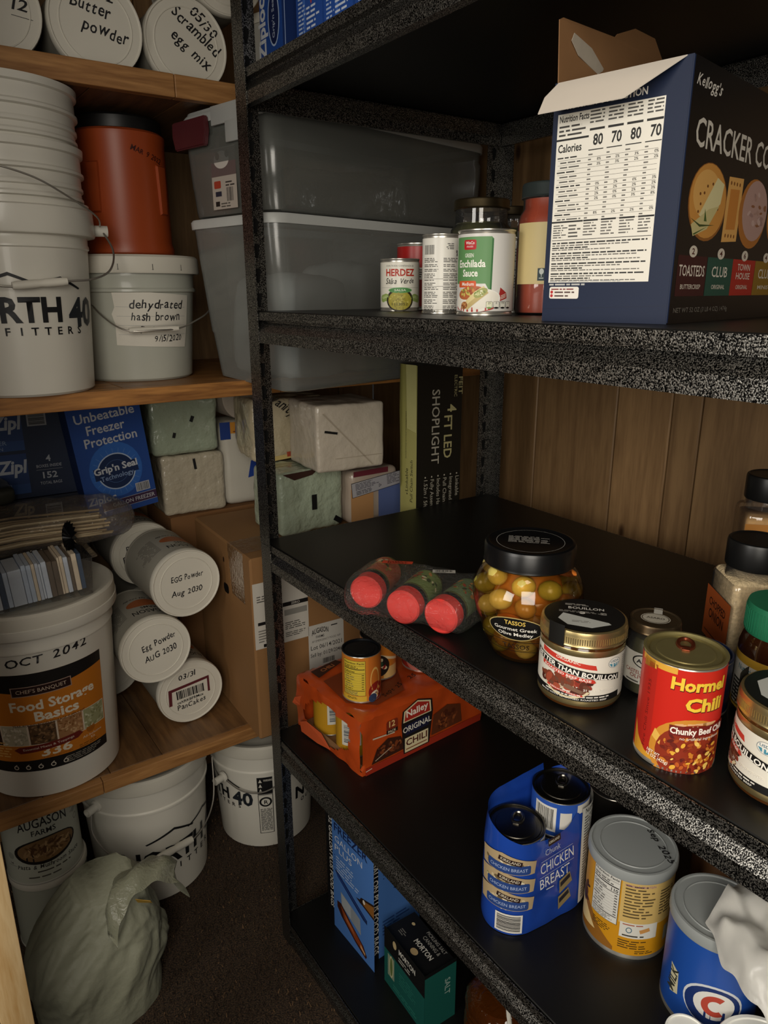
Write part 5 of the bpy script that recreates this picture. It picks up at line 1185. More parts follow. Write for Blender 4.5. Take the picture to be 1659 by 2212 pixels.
# --------------------------------------------------------------- buckets
def bucket(label, x, y, z, rb, rt, h, lid=True, art=None, turn=0.0, rings=((.060, .0045), (.095, .0035)), closed=True, group='white plastic buckets', lidh=.022, skin=None):
    t = thing('plastic_bucket', label, 'bucket', (x, y, z), group=group)
    R = lambda q: rb+(rt-rb)*q/h
    pr = [(0, .004), (rb*.9, .003), (rb*.96, 0), (rb, .004)]
    zs = sorted(rings, key=lambda q: -q[0])
    for d, e in zs:
        q = h-d; pr += [(R(q-.006), q-.006), (R(q)+e, q-.004), (R(q)+e, q), (R(q)+e*.3, q+.003)]
    pr += [(R(h-.012), h-.012), (rt+.004, h-.010), (rt+.005, h), (rt-.001, h), (rt-.004, h-.004)]
    if not lid: pr += [(R(h*.5)-.004, h*.5), (rb-.004, .012), (0, .010)]
    bm = B(); lathe(bm, pr, 72); obj('bucket_body', bm, skin or PAIL, t)
    if lid:
        bm = B(); lathe(bm, [(rt+.004, h-lidh), (rt+.008, h-lidh), (rt+.0095, h-lidh+.003), (rt+.0085, h+.001), (rt+.004, h+.005), (rt-.004, h+.005), (rt-.010, h+.0015), (rt-.03, h), (0, h)], 72); obj('bucket_lid', bm, LIDW, t)
    if art:
        D = Decal(); art(D, (rb+rt)/2, h); D.build('printed_logo', t, oncyl(rb, face_cam(x, y)+turn, 0, (rt-rb)/h), du=.008, off=.0008)
    return t
def bail(t, P, r=.0017, grip=None, name='wire_handle', gr=.0065):
    # smooth path through P
    Q = []; P = [Vector(p) for p in P]; n = len(P)
    for i in range(n-1):
        a, b, c, d = P[max(i-1, 0)], P[i], P[i+1], P[min(i+2, n-1)]
        for k in range(8):
            u = k/8; Q.append(.5*((2*b)+(c-a)*u+(2*a-5*b+4*c-d)*u*u+(3*b-a-3*c+d)*u**3))
    Q.append(P[-1]); bm = B(); tube(bm, Q, r, 8); w_ = obj(name, bm, WIRE, t)
    if grip:
        a, b = Vector(grip[0]), Vector(grip[1]); bm = B(); n = 10
        tube(bm, [a.lerp(b, i/n) for i in range(n+1)], [gr*(1.0 if i not in (0, 5, n) else .86) for i in range(n+1)], 12); obj('plastic_grip', bm, mat('cfcabd', .45, 0, .03), w_)
    return w_
def ear(t, p, d, r=.0090):
    d = Vector(d).normalized(); q = d.to_track_quat('Z', 'Y').to_matrix().to_4x4(); M = Matrix.Translation(p) @ q
    bm = B(); lathe(bm, [(r*1.5, -.004), (r*1.5, 0), (r, .002), (r, .024), (r*.72, .024), (r*.72, .014), (0, .014)], 20, M=M); obj('handle_ear', bm, PAIL, t)
def rel(t, *P): return [tuple(Vector(p)-Vector(t.location)) for p in P]
def n40(uc, vc, w, lines=True, roof=True):
    def f(D, r, H):
        K = '131416'
        D.text('NORTH', uc-w*.13, vc, w*.155, K, 1, .035, w=w*.68); D.text('40', uc+w*.385, vc-w*.035, w*.185, '1f242a', 1.4, .03, w=w*.25)
        for s in (-1, 1): pass
        if lines: 
            for k, ch in enumerate('OUTFITTERS'): D.text(ch, uc-w*.36+k*w*.078, vc-w*.088, w*.05, K, 1, .02)
        if roof:
            x0, y0, q = uc+w*.02, vc+w*.205, w*.011
            for P in ([(-.30, .02), (-.10, .11), (.06, .02)], [(.02, .03), (.20, .085), (.34, .0)]):
                a = [(x0+p*w, y0+e*w) for p, e in P]; D.poly([a[0], (a[1][0], a[1][1]-2*q), a[2], (a[2][0]+q, a[2][1]+q), a[1], (a[0][0]-q, a[0][1]+q)], K, 1)
        D.text('N', uc-w*.40, vc, w*.155, K, 1, .035) if False else None
    return f
BX, BY = .222, 1.386
t = bucket('printed white bucket on the middle wooden shelf, nested buckets standing in it', BX, BY, W2, .104, .122, .298, False, n40(.010, .118, .235), .0, rings=((.036, .0085), (.064, .002)))
bm = B(); lathe(bm, [(.1185, .247), (.131, .249), (.1325, .252), (.1315, .288), (.128, .2905), (.1215, .291)], 72); obj('rim_collar', bm, PAIL, t)
ear(t, (.128, -.02, .262), (1, -.15, 0)); ear(t, (-.128, -.02, .268), (-1, -.15, 0))
bail(t, rel(t, (.362, 1.362, 1.441), (.372, 1.335, 1.405), (.352, 1.290, 1.372), (.318, 1.268, 1.357), (.276, 1.262, 1.353), (.190, 1.258, 1.345), (.14, 1.27, 1.36), (.098, 1.30, 1.395), (.084, 1.36, 1.441)), grip=rel(t, (.276, 1.262, 1.353), (.196, 1.2575, 1.346)))
bail(t, rel(t, (.362, 1.364, 1.443), (.335, 1.275, 1.452), (.285, 1.243, 1.477), (.235, 1.236, 1.500), (.17, 1.242, 1.512), (.11, 1.28, 1.50)), r=.0014, name='upper_wire_handle')
for k, (dz, lb) in enumerate(((.083, 'lower of two empty buckets nested in the printed white bucket'), (.168, 'upper of two empty buckets nested in the printed white bucket, its rim open'))):
    bucket(lb, BX, BY, W2+dz, .1035, .122, .298, False, rings=((.036, .0050), (.058, .0030), (.074, .0035)))

# hash brown bucket with the red canister on top
HX, HY = .445, 1.496
t = bucket('low white bucket with a handwritten hash brown note, under the orange-red canister', HX, HY, W2, .1025, .121, .222, True, None, rings=((.028, .0), (.055, .004)), lidh=.027, skin=mat('b4b5a9', .34, 0, .08, 9, coat=.2))
D = Decal()
D.poly([(-.034, .068), (.096, .060), (.102, .100), (.106, .156), (-.032, .166), (-.030, .136), (-.036, .124), (-.032, .106)], 'dcd7ca', 1)
for k in range(4): D.rect(.034, .086+.0165*k, .125, .0005, '9a9c9c', 1.5, -.02)
D.hand('dehydrated', .040, .133, .015, -.02, w=.096, seed=21); D.hand('hash brown', .038, .111, .015, -.02, w=.088, seed=22); D.hand('potatoes', .040, .092, .012, -.02, w=.064, seed=23); D.hand('9/15/2020', .058, .073, .011, .01, w=.056, seed=24)
D.build('paper_note', t, oncyl(.1025, face_cam(HX, HY), 0, .0185/.222), du=.008, off=.0012)
D = Decal()
for k in range(5):
    D = Decal(); D.rect(-.14+.06*k, .206, .0012, .009, '55534e', 1); D.rect(-.14+.06*k, .201, .003, .001, '55534e', 1)
    D.build('lid_mark', t, oncyl(.121+.0094, face_cam(HX, HY), 0), du=.008, off=.0004)
bail(t, rel(t, (.345, 1.462, 1.334), (.360, 1.405, 1.296), (.389, 1.368, 1.271), (.440, 1.352, 1.270), (.482, 1.355, 1.272), (.520, 1.368, 1.284), (.562, 1.40, 1.302), (.592, 1.448, 1.336)), r=.0015, grip=rel(t, (.394, 1.366, 1.2705), (.482, 1.355, 1.272)), gr=.0052)
CXc, CYc = .446, 1.498
t = thing('coffee_canister', 'orange-red plastic canister with molded grips and black lid, on the low white bucket', 'canister', (CXc, CYc, W2+.2275))
RED = mat('a0451e', .38, 0, .06, 9)
r = .0845; bm = B(); lathe(bm, [(0, 0), (r*.97, 0), (r*1.02, .004), (r*1.03, .012), (r*.99, .024), (r*.985, .190), (r*1.0, .200), (r*1.0, .208), (r*.93, .213), (r*.88, .216)], 72)
fc = face_cam(CXc, CYc)
for v in bm.verts:   # finger grips pressed in on both sides
    a = math.atan2(v.co.y, v.co.x)-fc; a = (a+PI) % (2*PI)-PI
obj('canister_body', bm, RED, t)
for s, (ua, wa) in enumerate(((-.58, .30), (.98, .30))):
    bm = B(); n = 10; rows = []
    for (q, o) in ((0, .0002), (.03, .0048), (.5, .0052), (.97, .0048), (1, .0002)):
        row = []
        for (e, o2) in ((0, -.009), (.06, 0), (.5, .0006), (.94, 0), (1, -.009)):
            th = fc+ua+wa*(e-.5)*(1.0-.25*(1-q)*(1 if s == 0 else 1)); rr = r*.985+max(o+o2, -.0005)
            row.append(bm.verts.new((rr*math.cos(th), rr*math.sin(th), .072+.085*q)))
        rows.append(row)
    for i in range(4):
        for j in range(4): bm.faces.new((rows[i][j], rows[i][j+1], rows[i+1][j+1], rows[i+1][j]))
    obj('molded_grip', bm, RED, t, angle=20)
D = Decal(); D.hand('MAR 9 2022', .052, .168, .009, -.28, '3a1410', 1, w=.066, seed=25); D.build('pen_writing', t, oncyl(r*.986, fc), du=.006, off=.0005)
bm = B(); lathe(bm, [(r*.90, .205), (r*.93, .212), (r*.945, .213), (r*.945, .232), (r*.90, .236), (0, .236)], 64)
obj('black_lid', bm, mat('141414', .4, 0, .05), t)

# food storage bucket
FX, FY = .176, 1.433
def a_food(D, r, H):
    U = lambda px: px
    x0, x1, y0, y1 = -.125, .100, .062, .268; w_ = x1-x0; cx = (x0+x1)/2
    D.rect(cx, (y0+y1)/2, w_, y1-y0, 'c0721c', 1)
    D.poly([(x0, y1), (x0, y1-.030), (cx-.02, y1-.040), (x1, y1-.022), (x1, y1)], '171513', 1.5); D.poly([(x0, y0), (x1, y0), (x1, y0+.020), (cx, y0+.025), (x0, y0+.022)], '171513', 1.5)
    D.rect(cx+.005, y1-.035, .094, .020, 'a58a7a', 2, .02); D.rect(cx+.005, y1-.035, .091, .017, '2c1612', 2.4, .02); D.text("CHEF'S BANQUET", cx+.005, y1-.0385, .0075, 'c9b5a0', 3, .0, w=.078, rot=.02)
    D.text('Food Storage', cx+.022, y1-.074, .019, 'e0d5c0', 2.5, .03, w=.140, rot=.02); D.text('Basics', cx+.024, y1-.098, .019, 'e0d5c0', 2.5, .03, w=.072, rot=.02)
    D.text('YEAR-ROUND FOOD STORAGE SUPPLY KIT', cx+.01, y1-.1075, .0045, '4a2c10', 2.5, .01, w=.120, rot=.02)
    for k, (c1, c2) in enumerate((('3a2416', ['5a3a22', '2a180e', '4a2c1a']), ('b5aa90', ['c9c0a8', 'a39a82', 'd4ccb8']), ('5a4028', ['7a5a3a', '3a2818', '8a6a48']), ('9c7048', ['b5885c', '84582f', 'c09a70']), ('9a9a70', ['b0b08a', '84845a', 'c4c4a4']))):
        xx = x0+.018+.0455*k; D.rect(xx, y1-.127, .045, .044, 'ddd6c6', 2.2); D.rect(xx, y1-.127, .043, .042, c1, 2.6)
        rnd = random.Random(k)
        for q in range(46): D.ell(xx+rnd.uniform(-.019, .019), y1-.127+rnd.uniform(-.0185, .0185), .0033, .0018, rnd.choice(c2), 2.8+.03*q, rnd.uniform(0, PI), 7)
    D.poly([(cx-.045, y1-.152), (cx+.055, y1-.144), (cx+.062, y1-.151), (cx+.052, y1-.158), (cx-.045, y1-.166), (cx-.055, y1-.158)], '6a1f16', 5); D.text('Essential Mixes & Toppings', cx+.003, y1-.1565, .0045, 'd8c8b8', 6, 0, w=.085, rot=.08)
    D.text('336', cx+.015, y0+.031, .0165, 'ddd0b8', 3, .03, w=.052, rot=.02); D.text('Total Servings', cx+.015, y0+.0265, .0032, '7a4a14', 3, 0, w=.05)
    D.fine(x0+.012, y0+.066, .045, .035, 6, 'd8a860', 3, 3); D.ell(x1-.035, y0+.056, .009, .009, 'a05c14', 2.4); D.text('All-Inclusive', x1-.032, y0+.040, .005, 'ddd0b8', 3, 0, w=.04); D.text('Kit', x1-.032, y0+.033, .005, 'ddd0b8', 3, 0); D.fine(x1-.06, y0+.031, .05, .008, 2, '7a4a14', 3, 4)
    for k in range(5): D.ring(x0+.055+.021*k, y0+.009, .0028, .0045, 'cfc6b6', 3, 12); D.rect(x0+.055+.021*k, y0+.014, .005, .0012, 'cfc6b6', 3, .6)
    D.fine(x1-.085, y0+.018, .075, .015, 4, '8a8478', 3, 6)
    D.hand('OCT 2042', cx+.022, y1+.020, .017, .07, w=.132, seed=31)
    D.rect(.150, .098, .020, .0008, '3a3836', 1, .6)
t = bucket('white bucket with an orange Food Storage label on the lowest wooden shelf', FX, FY, W3, .1245, .143, .378, True, a_food, .02, rings=((.066, .0025),), lidh=.030)
bm = B(); lathe(bm, [(.1395, .338), (.152, .338), (.1535, .341), (.1535, .356), (.150, .359), (.1405, .359)], 72); obj('collar_ring', bm, PAIL, t)

# floor buckets
t = bucket('squat white bucket on the carpet under the lowest wooden shelf, handle in front', .364, 1.506, .0, .126, .143, .335, True, n40(.070, .100, .29), .0, rings=((.080, .004),), lidh=.028)
ear(t, (-.126, -.070, .270), (-.86, -.5, 0)); ear(t, (.124, .074, .270), (.86, .5, 0))
bail(t, rel(t, (.226, 1.424, .266), (.222, 1.405, .225), (.250, 1.372, .178), (.310, 1.350, .150), (.372, 1.352, .142), (.440, 1.372, .150), (.492, 1.415, .185), (.516, 1.468, .262)), grip=rel(t, (.332, 1.349, .147), (.418, 1.364, .146)), gr=.0085, r=.0018)
def a_far(D, r, H):
    n40(-.128, .138, .205)(D, r, H)
    D.rect(.005, .190, .034, .050, '141416', 1); D.rect(.005, .105, .034, .118, '141416', .6); D.rect(.005, .105, .031, .115, 'd0ccc0', .9)
    D.text('WARNING', .012, .203, .006, 'd0ccc0', 2, .01, w=.020)
    for k in range(3): D.poly([(-.009, .172+.014*k), (-.001, .172+.014*k), (-.005, .182+.014*k)], 'd0ccc0', 2)
    D.ring(.005, .142, .010, .0145, '141416', 2, 24); D.text('R', .006, .136, .011, '141416', 2, .02); D.fine(-.008, .122, .027, .068, 22, '242424', 2, 4, .5, False)
t = bucket('white bucket on the carpet half behind the rack post, black warning panel', .664, 1.500, .0, .116, .133, .300, True, a_far, -.05, rings=((.070, .004),), lidh=.026)
D = Decal(); n40(.180, .120, .215)(D, .12, .3); D.build('printed_logo', t, oncyl(.116, face_cam(.664, 1.5)-.05, 0, .017/.3), du=.008, off=.0008)
ear(t, (-.130, -.045, .205), (-1, -.3, 0))
bail(t, rel(t, (.535, 1.452, .205), (.560, 1.405, .186), (.600, 1.378, .180), (.650, 1.366, .196), (.705, 1.372, .225), (.76, 1.405, .262)), r=.0018)
# food cans on the floor
def a_pasta(D, r, H):
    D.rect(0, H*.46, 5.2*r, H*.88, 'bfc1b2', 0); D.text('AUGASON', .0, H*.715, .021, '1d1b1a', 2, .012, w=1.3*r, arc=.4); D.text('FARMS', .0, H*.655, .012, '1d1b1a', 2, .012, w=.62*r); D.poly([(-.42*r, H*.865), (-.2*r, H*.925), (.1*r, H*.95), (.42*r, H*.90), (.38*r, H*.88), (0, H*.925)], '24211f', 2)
    D.ell(.0, H*.44, .86*r, .031, '1f1a15', 1.5, .06); D.ell(.02*r, H*.45, .78*r, .026, '8a6a44', 2, .06); D.blobs(.02*r, H*.45, .76*r, .025, ['a08058', '6a4c30', 'b8986c', '8a6a48', '5a3c24'], 80, .0075, 2.3, 6, 3.2)
    D.hand('Pasta & Mushroom Sauce', .05*r, H*.215, .010, .0, '2a2622', 2, w=1.75*r, seed=41); D.fine(-.3*r, H*.19, .9*r, .007, 1, '4a463e', 2, 2); D.fine(-.55*r, H*.12, 1.2*r, .007, 1, '5a564e', 2, 3)
    D.ell(-1.0*r, H*.38, .008, .008, 'a3a597', 2); D.text('14', -1.0*r, H*.265, .006, '2a2622', 2, .01); D.rect(-1.0*r, H*.25, .022, .0007, '2a2622', 2)
    D.poly([(-1.25*r, H*.90), (-.98*r, H*.90), (-.98*r, H*.80), (-1.12*r, H*.82), (-1.25*r, H*.80)], '7a8a92', 2); D.ring(1.0*r, H*.62, .005, .007, '8a8c80', 2, 14); D.ell(.95*r, H*.72, .006, .006, '9a9c90', 2); D.fine(.8*r, H*.86, .4*r, .03, 3, 'a3a597', 2, 5)
AX, AY = .130, 1.452
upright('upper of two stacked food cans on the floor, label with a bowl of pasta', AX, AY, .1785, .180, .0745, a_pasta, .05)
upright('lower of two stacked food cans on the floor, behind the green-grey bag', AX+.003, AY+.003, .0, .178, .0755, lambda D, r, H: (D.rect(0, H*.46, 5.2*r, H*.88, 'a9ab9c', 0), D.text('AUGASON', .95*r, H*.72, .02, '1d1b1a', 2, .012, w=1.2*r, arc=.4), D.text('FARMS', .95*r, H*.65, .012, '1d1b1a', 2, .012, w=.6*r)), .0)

# grey-green shopping bag on the floor
t = thing('shopping_bag', 'crumpled grey-green plastic shopping bag slumped on the carpet, handle loop up', 'bag', (.165, 1.215, 0))
bm = B(); nu, nv = 150, 84; g = []
FD = Vector((.50, -.10, .86)).normalized()
def folds(p, fr, sq, o):
    al = p.dot(FD); q = (p-FD*al+FD*al*sq)*fr+Vector((o, o*.7, o*1.9))
    return 1-abs(noise.noise(q))*2.6
for j in range(nv+1):
    v = j/nv; row = []
    for i in range(nu):
        a = 2*PI*i/nu
        z = (.258+.014*math.sin(a+.6))*v; prof = (1.0-.14*(1-v)**2)*(1-max(0, v-.34)**1.9*1.25)
        ca, sa = math.cos(a), math.sin(a)
        rx = .130*prof; ry = .104*prof; e = .86
        p = Vector((rx*abs(ca)**e*(1 if ca > 0 else -1), ry*abs(sa)**e*(1 if sa > 0 else -1), z))+Vector((.030*v*v, .02*v, 0))
        n = Vector((ca, sa, .35*v)).normalized(); w_ = .35+.65*min(1, v*3)
        d = .0050*folds(p, 11, .22, 3)+.0034*folds(p, 26, .14, 8)+.0020*folds(p, 60, .25, 5)
        p += n*(d-.004)*w_
        q = p*9; p += Vector((noise.noise(q), noise.noise(q+Vector((9, 2, 4))), .5*noise.noise(q+Vector((1, 7, 3)))))*.012*w_
        if ca > .75 and .22 < v < .5: p.x += .020*(ca-.75)/.25*math.sin((v-.22)/.28*PI)
        p.z = max(p.z, .0008); row.append(bm.verts.new(p))
    g.append(row)
for j in range(nv):
    for i in range(nu): bm.faces.new((g[j][i], g[j][(i+1) % nu], g[j+1][(i+1) % nu], g[j+1][i]))
bm.faces.new(g[0][::-1]); bm.faces.new(g[nv])
BAGM = mat('8f907c', .55, 0, .10, 10, bump=1.0, bscale=60)
obj('bag_body', bm, BAGM, t, angle=80)
bm = B(); n = 40; A_ = []
c0 = Vector((.088, -.012, .232))
for k in range(n+1):
    a = PI*1.18*k/n-.25
    mid = c0+Vector((.070*math.cos(a)+.006, .014*math.cos(a)-.012, .048*math.sin(a)-.006))
    for j in range(7):
        q = j/6-.5; o = Vector((.010*math.sin(q*9+k*.2), .105*q, .016*math.cos(q*5)+.006*math.sin(k*.7+q*6)))
        if j == 0: A_.append([])
        A_[-1].append(bm.verts.new(mid+o*(1.0-.35*math.sin(a) if a > 0 else 1)))
for k in range(n):
    for j in range(6): bm.faces.new((A_[k][j], A_[k+1][j], A_[k+1][j+1], A_[k][j+1]))
obj('handle_loop', bm, film('9a9b84', .72, .3, .6, .5, 90), t, angle=80)
bm = B(); P = [(.075, -.045, .236), (.100, -.055, .226), (.104, -.050, .216), (.080, -.040, .222)]
f = bm.faces.new([bm.verts.new(p) for p in P]); r2 = bmesh.ops.extrude_face_region(bm, geom=[f]); bmesh.ops.translate(bm, verts=[q for q in r2['geom'] if isinstance(q, bmesh.types.BMVert)], vec=(0, .001, .001)); obj('yellow_slip', bm, mat('a8842c', .6), t, False)

# --------------------------------------------------------------- storage bins
def rrpts(x0, x1, y0, y1, rad, n=6):
    P = []
    for cx, cy, a in ((x1-rad, y1-rad, 0), (x0+rad, y1-rad, PI/2), (x0+rad, y0+rad, PI), (x1-rad, y0+rad, 1.5*PI)):
        for k in range(n+1): P.append((cx+rad*math.cos(a+k*PI/2/n), cy+rad*math.sin(a+k*PI/2/n)))
    return P
def loft(bm, secs, cap0=True, cap1=False):
    R = [[bm.verts.new((x, y, z)) for x, y in P] for P, z in secs]; n = len(R[0])
    for A, C2 in zip(R[:-1], R[1:]):
        for i in range(n): bm.faces.new((A[i], A[(i+1) % n], C2[(i+1) % n], C2[i]))
    if cap0: bm.faces.new(R[0][::-1])
    if cap1: bm.faces.new(R[-1])
BR = math.radians(12)
def binw(u, v): return .580+u*math.cos(BR)-v*math.sin(BR), 1.148+u*math.sin(BR)+v*math.cos(BR)
def bin_(label, z0, h, inset, lid, rimm, skin, sag=0, x0=.580, x1=1.180, y0=1.148, y1=1.406):
    ox, oy = (x0+x1)/2, (y0+y1)/2; ct, st = math.cos(BR), math.sin(BR)
    px, py = x0+ct*(ox-x0)-st*(oy-y0), y0+st*(ox-x0)+ct*(oy-y0)
    t = thing('storage_bin', label, 'storage bin', (px, py, z0), (0, 0, BR), group='clear storage bins')
    a, b, c, d = x0-ox, x1-ox, y0-oy, y1-oy
    S = lambda i, z, rad: (rrpts(a+i, b-i, c+i*.5, d-i*.5, rad), z)
    bm = B(); ii = inset
    secs = [S(ii+.012, 0, .02), S(ii+.003, .003, .026), S(ii, .012, .03), S(ii*.72, h*.30, .03), S(ii*.66, h*.31, .03), S(ii*.20, h-.040, .032), S(.006, h-.034, .034), S(.004, h-.014, .034)]
    loft(bm, secs)
    if sag:
        for v in bm.verts:
            if v.co.z < .02 and py+v.co.x*st+v.co.y*ct < 1.299: v.co.z -= sag
    obj('bin_body', bm, skin, t, angle=50)
    bm = B(); loft(bm, [S(.005, h-.016, .034), S(-.001, h-.016, .036), S(-.002, h-.004, .036), S(.001, h, .036), S(.007, h, .034), S(.007, h-.012, .034)], False, False); obj('bin_rim', bm, rimm, t, angle=50)
    if lid:
        bm = B(); loft(bm, [S(.008, h-.001, .034), S(.004, h+.001, .034), S(.006, h+.006, .034), S(.03, h+.006, .03), S(.034, h+.003, .03)], True, True); obj('bin_lid', bm, rimm, t, angle=50)
    return t, (ox, oy)
BIN = film('b0b2ac', .35, .22, 1.0, .12, 14, 'd9dee2', .03); RIMM = film('c4c6c2', .75, .3, .8)
t, (ox, oy) = bin_('lower clear storage bin on the middle wooden shelf, white bags inside', W2+.0, .288, .034, False, mat('c2c4c0', .4, 0, .03), BIN, .014)
t2, _ = bin_('upper clear storage bin with maroon latch, stacked on the lower bin', W2+.2905, .168, .012, True, mat('a9aba8', .4, 0, .03), film('94968f', .36, .2, 1.0, .10, 12, 'd9dee2', .03))
z2 = W2+.2905
bm = B(); prism(bm, [(-.045, -.028), (.045, -.028), (.052, -.005), (.05, .018), (-.05, .018), (-.052, -.005)], 0, .010, M=Matrix.Translation((.566-ox-.003, 1.405-oy, .150)) @ Matrix.Rotation(-PI/2, 4, 'Y') @ Matrix.Rotation(PI/2, 4, 'Z') if False else Matrix(((0, 0, -1, -.300-.001), (-1, 0, 0, -.129+.208), (0, 1, 0, .142), (0, 0, 0, 1))))
bmesh.ops.bevel(bm, geom=bm.edges[:], offset=.002, segments=2, affect='EDGES')
obj('maroon_latch', bm, mat('4f2024', .4, 0, .05), t2)
bm = B(); box(bm, -.3035, -.2985, -.120, .020, .142, .172, .0015); box(bm, -.3042, -.2985, -.080, -.020, .112, .145, .0015)
obj('lid_lip', bm, mat('a9aba8', .4, 0, .03), t2)
D = Decal(); D.rect(0, 0, .072, .098, 'b5aba0', 0); D.rect(0, .026, .072, .044, '6a5a58', 1); D.ell(-.005, .030, .022, .014, 'c9c2ba', 1.5); D.ell(-.016, .036, .006, .006, '1c1818', 2); D.ell(.012, .038, .006, .006, '1c1818', 2); D.rrect(-.020, -.009, .020, .012, 'a8402c', 2); D.rect(-.018, -.024, .018, .008, '2a2c3c', 2); D.bars(.016, -.026, .020, .022, 2, 9, True, 'b5aba0', .04); D.fine(.004, -.004, .028, .010, 2, '3a3634', 2); D.rect(-.022, -.040, .012, .008, '24211f', 2); D.fine(-.012, -.038, .04, .009, 2, '55504a', 2)
D.build('price_sticker', t2, onplane((-.2945, -.129+.133, .060), (0, -1, 0), (0, 0, 1)), off=.0)
# what is in them
def soft(name, label, cat, x, y, z, sx, sy, sz, m, seed, amp=.008, fr=14, rot=0, bev=.03, part='pack', group=None, cuts=10, prints=None):
    t = thing(name, label, cat, (x, y, z), (0, 0, rot), group=group)
    obj(part, pillow(sx, sy, sz, bev, amp, fr, seed, cuts), m, t, angle=70)
    for pf in (prints if isinstance(prints, list) else [prints] if prints else []):
        D = Decal(); pf(D, sx, sz); D.build('printed_mark', t, onplane((0, -sy/2-amp*.35, 0), (1, 0, 0), (0, 0, 1)), off=.0012, du=None)
    return t
BAGW = mat('dad9d2', .5, 0, .1, 16, bump=.3, bscale=60)
soft('flour_bag', 'white bag slumped in the left of the lower clear bin', 'bag', *binw(.135, .125), W2+.006, .15, .19, .185, BAGW, 3, .010, 10, BR)
soft('flour_bag', 'white bag standing in the middle of the lower clear bin', 'bag', *binw(.300, .125), W2+.006, .14, .19, .21, mat('e4e2da', .5, 0, .1, 16, bump=.3, bscale=60), 5, .012, 11, BR)
soft('clear_bag', 'shiny clear bag lying crumpled in the upper clear bin', 'bag', *binw(.270, .136), z2+.004, .28, .18, .085, film('8d8a82', .30, .1, 1.0, .8, 40), 8, .014, 16, BR, part='bag_film')

# --------------------------------------------------------------- cartons and paper goods
def c_front(D):
    W, H = .335, .412
    D.rect(.063, H*.745-.022, .122, .145, 'c4bfb4', 1)
    D.rect(.048, .272, .050, .009, '161616', 2) if False else None
    D.rect(.028, .268, .036, .007, '141414', 2); D.rect(.095, .298, .058, .009, '141414', 2); D.text('ZERO', .095, .2955, .005, 'c4bfb4', 3, .01, w=.02); D.rect(.095, .279, .052, .013, '8a8880', 2); D.fine(.07, .258, .05, .018, 4, '55534e', 2); D.fine(.01, .330, .028, .016, 3, '55534e', 2, 4); D.fine(.01, .255, .04, .03, 5, '77746d', 2, 5); D.rect(.035, .218, .030, .007, '141414', 2)
    D.fine(.070, .235, .05, .012, 3, '55534e', 2, 6)
    x, y = .165, .172
    D.poly([(x-.043, y-.062), (x-.043, y+.062), (x+.043, y+.062), (x+.043, y-.062)][::-1], 'c0bdb4', 1); D.text('AUGASON', x-.015, y+.038, .012, '1a1918', 2, .02, w=.040, arc=.35); D.text('FARMS', x-.015, y+.030, .006, '1a1918', 2, .01, w=.02); D.fine(x+.012, y+.055, .024, .006, 1, '3a3835', 2)
    D.text('AF EMERGENCY FOOD WP', x, y+.021, .005, '3a3835', 2, 0, w=.070); D.text('Lot 06/14/2021', x, y+.004, .010, '1a1918', 2, .005, w=.076); D.text('Sell by: 01/29/2046', x-.001, y-.013, .009, '1a1918', 2, .005, w=.076); D.bars(x+.005, y-.028, .030, .012, 2, 14, True, 'c0bdb4', .02); D.fine(x-.036, y-.040, .03, .018, 3, '77746d', 2)
    D.rrect(.143, .345, .040, .020, '0c0907', 1.5, .008)
    D.rect(.170, .33, .0012, .14, '6a4a2c', .8)
def c_left(D):
    D.rrect(.19, .300, .030, .022, '0c0907', 1.5, .009)
    D.ell(.185, .365, .004, .006, '2a1a10', 1)
KRAFT = '8c653c'
t = pbox('cardboard_carton', 'big brown carton with shipping labels on the lowest wooden shelf behind the rack post', 'carton', .547, 1.246, W3, math.radians(-2.5), .335, .335, .411, KRAFT, (('shipping_labels', c_front, 'right'), ('hand_holes', c_left, 'left')), bev=.004, rough=.75)
bm = B()   # tape over the edge
def tp(u, v): return Vector((.002+u*.30, .030+v*.075+noise.noise(Vector((u*6, v*5, 0)))*.004, .4125))
for part, fn in (('top', lambda u, v: (u*.30, .035+v*.085+.004*math.sin(u*9), .4122+.0015*noise.noise(Vector((u*20, v*12, 1))))), ('side', lambda u, v: (-.0012+.0012*noise.noise(Vector((u*10, v*10, 3))), .035+v*.085*(1-.15*u), .412-u*.11))):
    n, k = 20, 10; gg = [[bm.verts.new(fn(i/n, j/k)) for j in range(k+1)] for i in range(n+1)]
    for i in range(n):
        for j in range(k): bm.faces.new((gg[i][j], gg[i+1][j], gg[i+1][j+1], gg[i][j+1]))
obj('packing_tape', bm, film('a87c50', .22, .2, .5, .6, 90), t)
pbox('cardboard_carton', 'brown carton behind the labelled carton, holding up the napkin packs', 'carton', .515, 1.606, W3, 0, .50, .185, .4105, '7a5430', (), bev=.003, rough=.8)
pbox('cardboard_carton', 'dark brown carton in shadow behind the Food Storage bucket, under the navy boxes', 'carton', -.02, 1.625, W3, 0, .275, .165, .335, '5a3e24', (), bev=.003, rough=.8)

